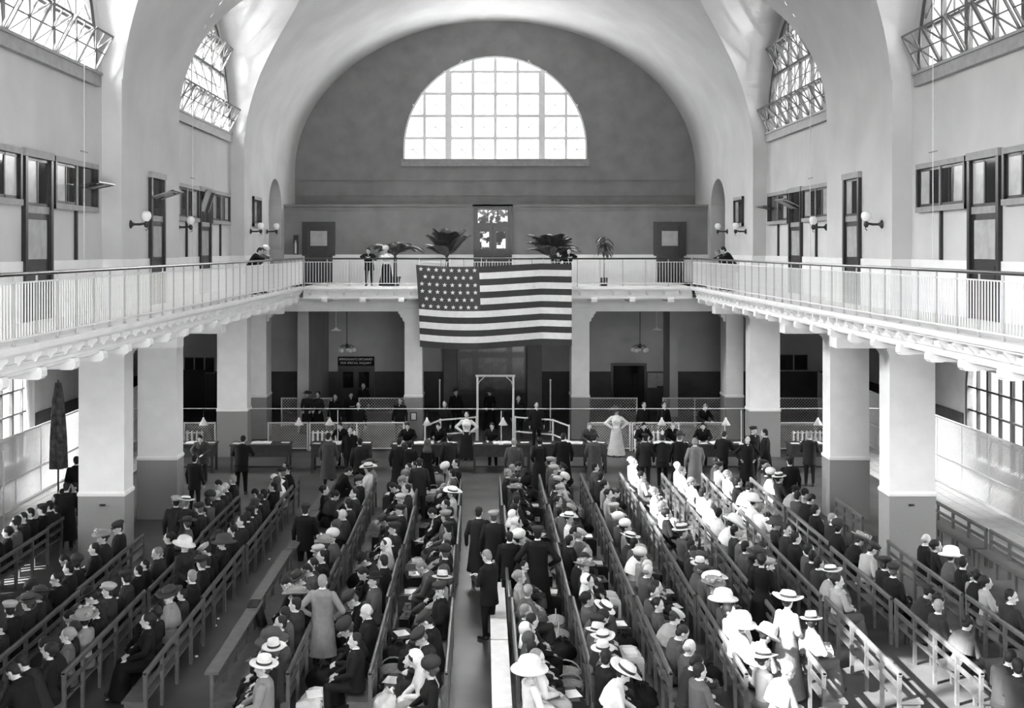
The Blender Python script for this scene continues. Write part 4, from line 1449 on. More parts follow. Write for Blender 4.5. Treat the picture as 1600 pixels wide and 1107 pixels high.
# return walls / pilasters of the middle bay
for px0, px1 in ((660, 668), (692, 700), (836, 846), (876, 884)):
    pass
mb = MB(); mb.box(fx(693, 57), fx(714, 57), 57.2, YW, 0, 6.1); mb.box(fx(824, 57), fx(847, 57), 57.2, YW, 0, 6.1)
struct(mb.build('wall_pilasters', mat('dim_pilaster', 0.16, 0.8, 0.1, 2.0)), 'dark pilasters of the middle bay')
mb = MB(); mb.box(-8.9, -8.4, 51.5, YW, 0, 6.1); mb.box(-9.9, -8.9, 57.6, YW, 0, 6.1)
struct(mb.build('wall_return_left', M_SHADE), 'return wall in the left far bay')
mb = MB(); mb.box(8.5, 8.9, 56.2, YW, 0, 6.1)
struct(mb.build('wall_return_right', M_SHADE), 'return wall in the right far bay')

# small windows in the aisle ends
for px0, px1, py0, py1, n, lab in ((288, 336, 559, 582, 3, 'row of three dark panes at the end of the left aisle'), (1217, 1262, 555, 578, 2, 'pair of dark panes at the end of the right aisle')):
    WN[0] += 1
    a, _, zt = at_y(px0, py0, YW); b, _, zb = at_y(px1, py1, YW)
    e = struct(empty('window_%d' % WN[0], (a, YW, zb)), lab)
    w, h = b - a, zt - zb
    mb = MB(); mb.box(0, w, -0.06, 0, -0.06, h + 0.06); mb.build('frame', M_CASING, e)
    for i in range(n):
        mb = MB(); mb.box(w * i / n + .04, w * (i + 1) / n - .04, -0.08, -0.05, 0.0, h); mb.build('pane', M_DARKGLASS, e)
DN[0] += 1
e = struct(empty('door_%d' % DN[0], (fx(303, YW), YW, 0)), 'dark door at the end of the left aisle')
mb = MB(); mb.box(-0.6, 0.6, -0.12, -0.05, 0, 2.1); mb.build('door_leaf', M_DARKWOOD, e)

# framed notice on the column left of the flag; fittings on the columns
e = tag(empty('framed_notice', (fx(646, 49.5), 49.55, 8.2 - (711 - 389 - 53) / FPX * 49.5)), 'small framed white notice on the slim column', 'notice')
e.location.z = at_y(646, 658, 49.5)[2]
mb = MB(); mb.box(-0.14, 0.14, 0, 0.03, 0, 0.36); mb.build('frame', M_DARKWOOD, e)
mb = MB(); mb.box(-0.10, 0.10, -0.008, 0.0, 0.04, 0.32); mb.build('sheet', M_PAPER, e)
for s, side in ((-1, 'left'), (1, 'right')):
    mb = MB(); mb.box(-0.07, 0.07, -0.05, 0, 0, 0.05); mb.ell((0, -0.05, 0.03), (0.04, 0.05, 0.03), 8, 5)
    o = mb.build('column_bracket_fitting', M_IRON, loc=(s * 10.45, 29.78, 1.55)); tag(o, 'small iron fitting on the dado of the nearest %s column' % side, 'fitting', 'iron fittings on columns')
# curtain in the left aisle window
e = tag(empty('window_curtain', (-XA + 0.28, 41.9, 0.0)), 'pale tied-back curtain at the left aisle window', 'curtain')
for k in range(4):
    mb = MB()
    d = k * 0.16
    mb.tube([(0, -0.5 + d * 1.6, 4.6), (0.03, 0.0 + d, 3.4), (0.02, 0.25 + d * .6, 1.6), (0, 0.3 + d * .5, 0.1)], [0.12, 0.1, 0.08, 0.09], 8)
    mb.build('fold', M_SHADE, e, True)
mb = MB(); mb.tube([(0, -1.6, 4.7), (0, 1.2, 4.7)], 0.025, 6); mb.bar((0, -1.5, 4.7), (-0.28, -1.5, 4.7), 0.03); mb.bar((0, 1.15, 4.7), (-0.28, 1.15, 4.7), 0.03); mb.build('curtain_rod', M_IRON, e)
# ================================================================== PEOPLE
MAT_SLOTS = [M_CLOTH, M_SKIN, M_HAIR, M_LOWER, M_SHOE, M_SHIRT, M_EYE, M_LIP]
TAGI = dict(coat=0, skin=1, hair=2, lower=3, shoe=4, shirt=5, eye=6, lip=7)

class Body:
    def __init__(s):
        s.mb = MB()
        s.tags = []
        s.M = Matrix.Identity(4)
        s.prims = []
    def _t(s, t):
        s.tags += [TAGI[t]] * (len(s.mb.v) - len(s.tags))
    def ell(s, c, r, t, n=14, k=10, M=None):
        M = M if M is not None else s.M
        s.mb.ell(c, r, n, k, 0, M); s.prims.append(('e', TAGI[t], M.inverted(), c, r))
    def cap(s, a, ra, b, rb, t, M=None, n=10):
        M = M if M is not None else s.M
        a, b = M @ Vector(a), M @ Vector(b)
        s.prims.append(('c', TAGI[t], a.copy(), ra, b.copy(), rb))
        for p, r in ((a, ra), (b, rb)):
            s.mb.ell(tuple(p), (r, r, r), n, 8)
        d = b - a
        if d.length > 1e-4:
            steps = max(2, int(d.length / 0.05))
            s.mb.tube([a + d * i / steps for i in range(steps + 1)], [ra + (rb - ra) * i / steps for i in range(steps + 1)], n)
    def loft(s, rings, t, n=22, M=None):
        """rings: (cx, cy, cz, rx, ry)"""
        M = M if M is not None else s.M
        fine = []
        for a, b in zip(rings[:-1], rings[1:]):
            for i in range(4):
                fine.append(tuple(a[k] + (b[k] - a[k]) * i / 4 for k in range(5)))
        fine.append(rings[-1])
        vs, fs = [], []
        for cx, cy, cz, rx, ry in fine:
            for k in range(n):
                th = 2 * PI * k / n
                vs.append((cx + rx * math.cos(th), cy + ry * math.sin(th), cz))
        for i in range(len(fine) - 1):
            for k in range(n):
                a, b = i * n + k, i * n + (k + 1) % n
                fs.append((a, b, b + n, a + n))
        fs.append(tuple(range(n - 1, -1, -1)))
        fs.append(tuple((len(fine) - 1) * n + k for k in range(n)))
        s.mb.add(vs, fs, 0, M); s.prims.append(('l', TAGI[t], M.inverted(), rings))

def hand(b, W, d, up, side, t='skin'):
    """palm and five bent fingers; d: direction of the hand, up: back of the hand, side: +1 thumb towards +lateral"""
    d = Vector(d).normalized()
    up = (Vector(up) - d * Vector(up).dot(d)).normalized()
    lat = d.cross(up).normalized() * side
    W = Vector(W)
    M = Matrix((( lat.x, d.x, up.x, W.x), (lat.y, d.y, up.y, W.y), (lat.z, d.z, up.z, W.z), (0, 0, 0, 1)))
    b.ell((0, 0.045, 0), (0.042, 0.055, 0.017), t, M=M)
    for k, (u, L) in enumerate(((-0.033, 0.058), (-0.011, 0.075), (0.011, 0.08), (0.033, 0.068))):
        b.cap((u, 0.085, 0), 0.0105, (u * 1.25, 0.085 + L * 0.5, -0.006), 0.0100, t, M=M, n=7)
        b.cap((u * 1.25, 0.085 + L * 0.5, -0.006), 0.0100, (u * 1.3, 0.085 + L * 0.85, -0.032), 0.009, t, M=M, n=7)
    b.cap((0.034, 0.02, -0.004), 0.014, (0.062, 0.055, -0.01), 0.012, t, M=M, n=7)
    b.cap((0.062, 0.055, -0.01), 0.012, (0.066, 0.085, -0.02), 0.010, t, M=M, n=7)

def human(woman=False, seated=True, pitch=0.0, head_yaw=0.0, head_pitch=0.0, arms=None, long_coat=False, hip_h=None, shawl=False, mustache=False, feet=0.0, bald=False, scale=1.0, twist=0.0):
    b = Body()
    hz = hip_h if hip_h is not None else (0.55 if seated else 0.92)
    T = Matrix.Translation((0, 0, hz))
    Mu = T @ Matrix.Rotation(-R(pitch), 4, 'X') @ Matrix.Rotation(R(twist), 4, 'Z')
    b.M = Mu
    if woman:
        b.loft([(0, 0, -.08, .17, .13), (0, 0, .08, .135, .11), (0, 0, .16, .125, .10), (0, .02, .30, .165, .13), (0, .02, .38, .175, .13), (0, 0, .46, .165, .10), (0, 0, .505, .10, .075), (0, 0, .54, .058, .058)], 'coat')
        b.ell((-.07, .10, .33), (.07, .06, .07), 'coat'); b.ell((.07, .10, .33), (.07, .06, .07), 'coat')
    else:
        b.loft([(0, 0, -.10, .205, .16), (0, .005, .05, .195, .15), (0, .005, .20, .20, .15), (0, .005, .36, .215, .15), (0, -.005, .45, .21, .13), (0, -.008, .51, .14, .10), (0, -.005, .548, .072, .072)], 'coat')
        b.cap((0, .125, .30), .022, (0, .078, .50), .025, 'shirt')
        b.loft([(0, 0, .515, .067, .067), (0, .003, .56, .062, .062)], 'shirt')
    if shawl:
        b.loft([(0, -.01, .18, .25, .19), (0, -.01, .36, .24, .165), (0, -.01, .47, .18, .12), (0, -.01, .55, .08, .08)], 'coat')
    # neck and head
    b.cap((0, 0, .50), .052, (0, .015, .61), .05, 'skin')
    Mh = Mu @ Matrix.Translation((0, .01, .575)) @ Matrix.Rotation(R(head_yaw), 4, 'Z') @ Matrix.Rotation(-R(head_pitch), 4, 'X')
    b.M = Mh
    b.ell((0, 0, .125), (.075, .097, .098), 'skin', 16, 12)
    b.ell((0, .032, .05), (.056, .062, .068), 'skin', 14, 10)
    b.ell((0, .07, .0), (.028, .026, .022), 'skin')
    b.cap((0, .094, .112), .010, (0, .115, .068), .017, 'skin')
    b.ell((-.017, .1, .062), (.012, .012, .01), 'skin'); b.ell((.017, .1, .062), (.012, .012, .01), 'skin')
    for sg in (-1, 1):
        b.ell((sg * .077, -.005, .085), (.013, .024, .034), 'skin')
        b.ell((sg * .033, .089, .108), (.009, .006, .005), 'eye', 8, 6)
        b.cap((sg * .020, .095, .130), .005, (sg * .044, .088, .129), .0045, 'hair', n=6)
    b.cap((-.022, .094, .030), .008, (.022, .094, .030), .008, 'lip')
    if mustache:
        b.cap((-.03, .096, .045), .010, (.03, .096, .045), .010, 'hair')
    if not bald:
        b.ell((0, -.020, .142), (.084, .098, .094), 'hair', 16, 12)
        b.ell((0, -.052, .085), (.072, .058, .075), 'hair')
    else:
        b.ell((0, -.048, .085), (.080, .062, .055), 'hair')
    if woman:
        b.ell((0, -.03, .145), (.098, .108, .095), 'hair', 16, 12)
        b.ell((0, -.115, .12), (.05, .045, .05), 'hair')
    # arms
    ag = arms or [((.27, .06, hz + .22), (.13, .30, hz + .12)), ((-.27, .06, hz + .22), (-.13, .30, hz + .12))]
    for (E, Wp), sg in zip(ag, (1, -1)):
        S = Mu @ Vector((sg * (.155 if woman else .185), 0, .445))
        I4 = Matrix.Identity(4)
        E, Wp = Vector(E), Vector(Wp)
        b.cap(S, .072 if not woman else .066, E, .058, 'coat', M=I4)
        b.cap(E, .058, Wp, .042, 'coat', M=I4)
        d = (Wp - E).normalized()
        up = Vector((0, 0, 1)) if abs(d.z) < 0.8 else Vector((sg, 0, 0))
        hand(b, Wp, d, up, -sg)
    # legs
    b.M = Matrix.Identity(4)
    if seated:
        if woman:
            b.loft([(0, .0, hz - .12, .20, .16), (0, .01, hz, .20, .17), (0, .02, hz + .08, .15, .13)], 'lower')
            for sg in (-1, 1):
                b.cap((sg * .09, .02, hz - .02), .11, (sg * .10, .42, hz - .03), .095, 'lower')
            b.loft([(0, .40, hz + .02, .18, .10), (0, .43, hz - .15, .21, .13), (0, .44, .06, .26, .19), (0, .44, .03, .26, .19)], 'lower')
            for sg in (-1, 1):
                b.cap((sg * .1, .52, .05), .04, (sg * .11, .66, .035), .032, 'shoe')
        else:
            b.loft([(0, .0, hz - .12, .19, .16), (0, .0, hz + .02, .19, .16)], 'lower')
            for sg in (-1, 1):
                K = (sg * .13, .45, hz - .02); An = (sg * .13, .44 + feet, .10)
                b.cap((sg * .095, .0, hz - .04), .095, K, .07, 'lower')
                b.cap(K, .068, An, .05, 'lower')
                b.cap((sg * .13, .43 + feet, .06), .048, (sg * .14, .60 + feet, .04), .036, 'shoe')
            if long_coat:
                b.loft([(0, .02, hz + .05, .2, .17), (0, .22, hz + .06, .22, .2), (0, .44, hz - .1, .23, .12), (0, .45, hz - .32, .25, .13)], 'coat')
    else:
        if woman:
            b.loft([(0, 0, 1.02, .13, .105), (0, -.01, .86, .19, .17), (0, -.02, .5, .24, .23), (0, -.03, .15, .31, .30), (0, -.03, .03, .33, .32)], 'lower')
            for sg in (-1, 1):
                b.cap((sg * .1, .2, .04), .038, (sg * .1, .33, .032), .03, 'shoe')
        else:
            for sg in (-1, 1):
                st = feet * sg
                b.cap((sg * .095, 0, hz), .10, (sg * .105, .02 + st * .5, .50), .072, 'lower')
                b.cap((sg * .105, .02 + st * .5, .50), .07, (sg * .11, st, .10), .05, 'lower')
                b.cap((sg * .11, -.03 + st, .055), .048, (sg * .125, .15 + st, .038), .036, 'shoe')
            if long_coat:
                b.loft([(0, 0, hz + .1, .19, .14), (0, -.005, hz - .1, .215, .17), (0, -.01, hz - .45, .25, .20), (0, -.02, .30, .28, .23)], 'coat')
            else:
                b.M = T @ Matrix.Rotation(-R(pitch * 0.35), 4, 'X')
                b.loft([(0, 0, .10, .18, .135), (0, -.005, -.08, .20, .155), (0, -.01, -.24, .215, .165)], 'coat')
    return b, Mh

def bake(b, name, voxel=0.0115):
    me = bpy.data.meshes.new(name + '_src')
    me.from_pydata(b.mb.v, [], b.mb.f)
    bm = bmesh.new(); bm.from_mesh(me); bmesh.ops.recalc_face_normals(bm, faces=bm.faces); bm.to_mesh(me); bm.free()
    o = bpy.data.objects.new(name, me)
    COL.objects.link(o)
    md = o.modifiers.new('r', 'REMESH'); md.mode = 'VOXEL'; md.voxel_size = voxel; md.use_smooth_shade = True
    sm = o.modifiers.new('s', 'SMOOTH'); sm.factor = 0.5; sm.iterations = 2
    dg = bpy.context.evaluated_depsgraph_get()
    out = bpy.data.meshes.new_from_object(o.evaluated_get(dg))
    out.name = name
    bpy.data.objects.remove(o)
    bpy.data.meshes.remove(me)
    V = np.empty(len(out.vertices) * 3, dtype=np.float64)
    out.vertices.foreach_get('co', V)
    V = V.reshape(-1, 3)
    best = np.full(len(V), 1e9)
    vt = np.zeros(len(V), dtype=int)
    def loc(Mi):
        m = np.array(Mi)
        return V @ m[:3, :3].T + m[:3, 3]
    for pr in b.prims:
        if pr[0] == 'e':
            q = (loc(pr[2]) - np.array(pr[3])) / np.array(pr[4])
            f = (np.linalg.norm(q, axis=1) - 1) * min(pr[4])
        elif pr[0] == 'c':
            a_, b_ = np.array(pr[2]), np.array(pr[4])
            d = b_ - a_
            t = np.clip(((V - a_) @ d) / max(1e-9, d @ d), 0, 1)
            f = np.linalg.norm(V - a_ - t[:, None] * d, axis=1) - (pr[3] + (pr[5] - pr[3]) * t)
        else:
            p = loc(pr[2])
            rg = np.array(sorted(pr[3], key=lambda r_: r_[2]))
            z = np.clip(p[:, 2], rg[0, 2], rg[-1, 2])
            cx, cy, rx, ry = [np.interp(z, rg[:, 2], rg[:, k]) for k in (0, 1, 3, 4)]
            q = np.sqrt(((p[:, 0] - cx) / rx) ** 2 + ((p[:, 1] - cy) / ry) ** 2)
            f = np.maximum((q - 1) * np.minimum(rx, ry), np.abs(p[:, 2] - z))
        w = f < best
        best[w] = f[w]
        vt[w] = pr[1]
    vt = vt.tolist()
    out.materials.clear()
    for m in MAT_SLOTS:
        out.materials.append(m)
    mi = []
    for p in out.polygons:
        c = [vt[i] for i in p.vertices]
        mi.append(max(set(c), key=c.count))
    out.polygons.foreach_set('material_index', mi)
    out.polygons.foreach_set('use_smooth', [True] * len(mi))
    out.update()
    return out

def arm2(r, l=None):
    """arms from the right arm (elbow, wrist); the left one mirrored unless given"""
    (e, w) = r
    if l is None:
        l = ((-e[0], e[1], e[2]), (-w[0], w[1], w[2]))
    return [r, l]
H = 0.55
PROTO = {}
def proto(key, **kw):
    b, Mh = human(**kw)
    PROTO[key] = (bake(b, 'person'), Mh)
proto('sit_a', head_yaw=6)
proto('sit_l', head_yaw=52, head_pitch=8, arms=arm2(((.27, .02, H + .20), (.10, .26, H + .10))))
proto('sit_r', head_yaw=-48, head_pitch=6, mustache=True, long_coat=True)
proto('sit_f', pitch=24, head_pitch=22, arms=arm2(((.26, .30, H + .12), (.07, .46, H + .04))))
proto('sit_b', head_yaw=18, head_pitch=12, bald=True, arms=arm2(((.28, .05, H + .2), (.05, .25, H + .18)), ((-.28, .05, H + .2), (-.06, .28, H + .17))))
proto('sit_h', pitch=10, head_pitch=28, long_coat=True, twist=12, arms=arm2(((.27, .12, H + .18), (.05, .34, H + .16))))
proto('wsit_a', woman=True, head_yaw=-8)
proto('wsit_l', woman=True, head_yaw=48, head_pitch=6, shawl=True)
proto('wsit_r', woman=True, head_yaw=-46, head_pitch=4, shawl=False, arms=arm2(((.24, .05, H + .2), (.06, .28, H + .14))))
proto('wsit_f', woman=True, pitch=16, head_pitch=22, shawl=True, arms=arm2(((.23, .2, H + .15), (.05, .38, H + .1))))
SD = ((.26, -.02, 1.10), (.28, .06, .84))
proto('std_a', seated=False, arms=arm2(SD), head_yaw=10, feet=.04)
proto('std_long', seated=False, long_coat=True, arms=arm2(((.28, .02, 1.10), (.27, .12, .86))), head_pitch=10, head_yaw=-14)
proto('std_read', seated=False, arms=arm2(((.26, .06, 1.10), (.10, .32, 1.16))), head_pitch=26)
proto('std_hips', seated=False, arms=arm2(((.40, -.10, 1.12), (.24, .05, .98))), long_coat=True)
proto('std_desk', seated=False, pitch=18, arms=arm2(((.30, .22, 1.14), (.16, .48, 1.06))), head_pitch=22, feet=.05)
proto('std_rail', seated=False, pitch=30, arms=arm2(((.30, .34, 1.25), (.10, .48, 1.24))), head_pitch=4, head_yaw=-12, feet=.07)
proto('wstd_a', woman=True, seated=False, arms=arm2(((.22, .0, 1.12), (.16, .2, .98))), head_pitch=8)
proto('wstd_hips', woman=True, seated=False, arms=arm2(((.38, -.02, 1.16), (.19, .06, 1.02))))
proto('wstd_rail', woman=True, seated=False, pitch=26, arms=arm2(((.27, .32, 1.27), (.08, .45, 1.25))), head_pitch=6)

# ---------------------------------------------------------------- hats
HATS = {}
M_HATCLOTH = channel_mat('hat_felt', 0, 0.8)
def hat_mesh(name, mb, smooth=True):
    return mb.mesh(name, [M_HATCLOTH], smooth)
mb = MB()
mb.lathe([(0.088, -0.03), (0.102, 0.0), (0.128, 0.035), (0.126, 0.055), (0.10, 0.075), (0.05, 0.088), (0.015, 0.09)], 18, sy=1.12)
mb.ell((0, 0.115, -0.012), (0.075, 0.06, 0.010), 12, 6)
HATS['flat_cap'] = (hat_mesh('flat_cap', mb), [])
mb = MB()
mb.lathe([(0.088, -0.02), (0.135, -0.012), (0.15, 0.004), (0.148, 0.010), (0.128, 0.0), (0.096, 0.002), (0.096, 0.05), (0.085, 0.10), (0.05, 0.128), (0.012, 0.132)], 20, sy=1.12)
mb2 = MB(); mb2.lathe([(0.097, 0.002), (0.1, 0.004), (0.099, 0.03), (0.096, 0.032)], 20, sy=1.12)
HATS['bowler'] = (hat_mesh('bowler', mb), [('band', mb2.mesh('band', M_BAND, True))])
mb = MB()
mb.lathe([(0.088, -0.02), (0.16, -0.016), (0.185, 0.0), (0.184, 0.006), (0.15, -0.004), (0.098, 0.0), (0.094, 0.07), (0.085, 0.115), (0.055, 0.118), (0.012, 0.10)], 20, sy=1.12)
mb2 = MB(); mb2.lathe([(0.098, 0.0), (0.102, 0.003), (0.100, 0.035), (0.096, 0.036)], 20, sy=1.12)
HATS['fedora'] = (hat_mesh('fedora', mb), [('band', mb2.mesh('band', M_BAND, True))])
def wide(rb, wav, ph, crown_r, crown_h, name):
    mb = MB()
    n = 28
    prof = [(0.09, -0.03, 0), (rb * .7, -0.02, .5), (rb, 0.0, 1), (rb * .985, 0.014, 1), (rb * .7, -0.004, .5), (crown_r, 0.0, 0), (crown_r * 1.05, crown_h * .5, 0), (crown_r * .85, crown_h * .9, 0), (crown_r * .4, crown_h, 0), (0.01, crown_h, 0)]
    vs, fs = [], []
    for r, z, w in prof:
        for k in range(n):
            t = 2 * PI * k / n
            vs.append((r * math.cos(t), r * math.sin(t) * 1.08, z + w * wav * math.sin(2 * t + ph)))
    for i in range(len(prof) - 1):
        for k in range(n):
            a, b_ = i * n + k, i * n + (k + 1) % n
            fs.append((a, b_, b_ + n, a + n))
    fs.append(tuple(range(n - 1, -1, -1))); fs.append(tuple((len(prof) - 1) * n + k for k in range(n)))
    mb.add(vs, fs)
    return hat_mesh(name, mb)
mb2 = MB(); mb2.lathe([(0.125, 0.0), (0.132, 0.004), (0.132, 0.045), (0.125, 0.048)], 20, sy=1.08)
HATS['wide_hat'] = (wide(0.25, 0.025, 0.4, 0.125, 0.11, 'wide_hat'), [('ribbon', mb2.mesh('ribbon', M_BAND, True))])
mb = MB()
mb.lathe([(0.10, -0.05), (0.20, -0.075), (0.235, -0.055), (0.22, -0.03), (0.15, -0.01), (0.145, 0.05), (0.12, 0.105), (0.06, 0.13), (0.012, 0.135)], 22, sy=1.08)
HATS['soft_hat'] = (hat_mesh('soft_hat', mb), [])
mb2 = MB()
rf = random.Random(2)
for k in range(11):
    a = rf.uniform(-1.6, 1.9)
    mb2.ell((0.14 * math.cos(a), 0.14 * math.sin(a), 0.04 + rf.uniform(0, .06)), (.04, .04, .035), 7, 5)
HATS['flower_hat'] = (wide(0.21, 0.02, 1.4, 0.13, 0.10, 'flower_hat'), [('flowers', mb2.mesh('flowers', mat('silk_flowers', 0.3, 0.8, 0.9, 25.0), True))])
mb = MB()
mb.lathe([(0.088, -0.02), (0.19, -0.012), (0.19, 0.0), (0.105, 0.0), (0.105, 0.075), (0.10, 0.085), (0.012, 0.085)], 24, sy=1.06)
mb2 = MB(); mb2.lathe([(0.105, 0.002), (0.109, 0.003), (0.109, 0.055), (0.105, 0.056)], 24, sy=1.06)
HATS['boater'] = (mb.mesh('boater', [M_HATCLOTH], False), [('band', mb2.mesh('band', M_BAND))])
mb = MB(); mb.ell((0, -0.015, 0.03), (0.135, 0.14, 0.10), 16, 10)
HATS['round_hat'] = (hat_mesh('round_hat', mb), [])
mb = MB()
mb.ell((0, -0.035, -0.02), (0.108, 0.112, 0.125), 18, 12)
mb.lathe([(0.16, -0.30), (0.135, -0.22), (0.10, -0.10), (0.09, 0.0)], 16, sy=0.85, M=Matrix.Translation((0, -0.045, 0)))
HATS['headscarf'] = (hat_mesh('headscarf', mb), [])
HKEY = {'c': ('flat_cap', .03, 'dark cap'), 'C': ('flat_cap', .32, 'pale cap'), 'd': ('bowler', .012, 'bowler'), 'e': ('fedora', .05, 'dark felt hat'),
        'E': ('fedora', .5, 'light felt hat'), 'w': ('wide_hat', .66, 'wide white hat'), 'W': ('wide_hat', .05, 'wide dark hat'), 'f': ('flower_hat', .22, 'flowered hat'),
        's': ('headscarf', .8, 'white headscarf'), 'S': ('headscarf', .06, 'dark headscarf'), 'o': ('boater', .6, 'straw boater'), 'h': ('round_hat', .03, 'round dark hat'),
        'H': ('round_hat', .6, 'round white hat')}
SHADE = {'0': .007, '1': .018, '2': .065, '3': .24, '4': .66}
SHW = {'0': 'black', '1': 'dark', '2': 'grey', '3': 'light', '4': 'white'}
HAIRV = {'n': .015, 'l': .22, 'b': .30}
prnd = random.Random(77)

def person(code, pk, loc, rz, label, group, scale=1.0, lower=None):
    sex, hat, sh = code[0], code[1], code[2]
    me, Mh = PROTO[pk]
    o = bpy.data.objects.new('person', me)
    COL.objects.link(o)
    o.location = loc
    o.rotation_euler = (0, 0, rz)
    o.scale = (scale,) * 3
    coat = SHADE[sh] * prnd.uniform(.75, 1.3)
    hair = HAIRV.get(hat, prnd.choice([.012, .02, .03, .06, .12])) * prnd.uniform(.8, 1.2)
    low = lower if lower is not None else (min(coat, .03) if sex != 'w' else coat * prnd.uniform(.3, .8))
    o.color = (coat, hair, low, 1)
    tag(o, label, 'person', group)
    if hat in HKEY:
        hk, hv, _ = HKEY[hat]
        if hk == 'wide_hat' and prnd.random() < .45:
            hk = 'soft_hat'
        hm, subs = HATS[hk]
        h = bpy.data.objects.new(hk, hm)
        COL.objects.link(h)
        h.parent = o
        Mx = Mh @ Matrix.Translation((0, -.012, .165 if hk != 'headscarf' else .15)) @ Matrix.Rotation(R(prnd.uniform(-9, 9)), 4, 'X') @ Matrix.Rotation(R(prnd.uniform(-8, 8)), 4, 'Y')
        if sex == 'w' and hk in ('wide_hat', 'soft_hat', 'flower_hat', 'boater', 'round_hat'):
            Mx = Mx @ Matrix.Scale(prnd.uniform(.78, 1.02) if hk == 'wide_hat' else prnd.uniform(.98, 1.14), 4) @ Matrix.Translation((0, 0, .012))
        h.matrix_local = Mx
        v = hv * prnd.uniform(.8, 1.15)
        h.color = (v, v, v, 1)
        for nm, sm_ in subs:
            q = bpy.data.objects.new(nm, sm_)
            COL.objects.link(q)
            q.parent = h
    return o

def look(code):
    sex, hat, sh = code
    who = {'m': 'man', 'w': 'woman', 'k': 'child'}[sex]
    garment = {'m': 'coat', 'w': 'dress', 'k': 'jacket'}[sex]
    if hat in HKEY:
        return '%s in %s %s and %s' % (who, SHW[sh], garment, HKEY[hat][2])
    return '%s %s in %s %s' % ({'n': 'dark-haired', 'l': 'fair-haired', 'b': 'white-haired'}[hat], who, SHW[sh], garment)

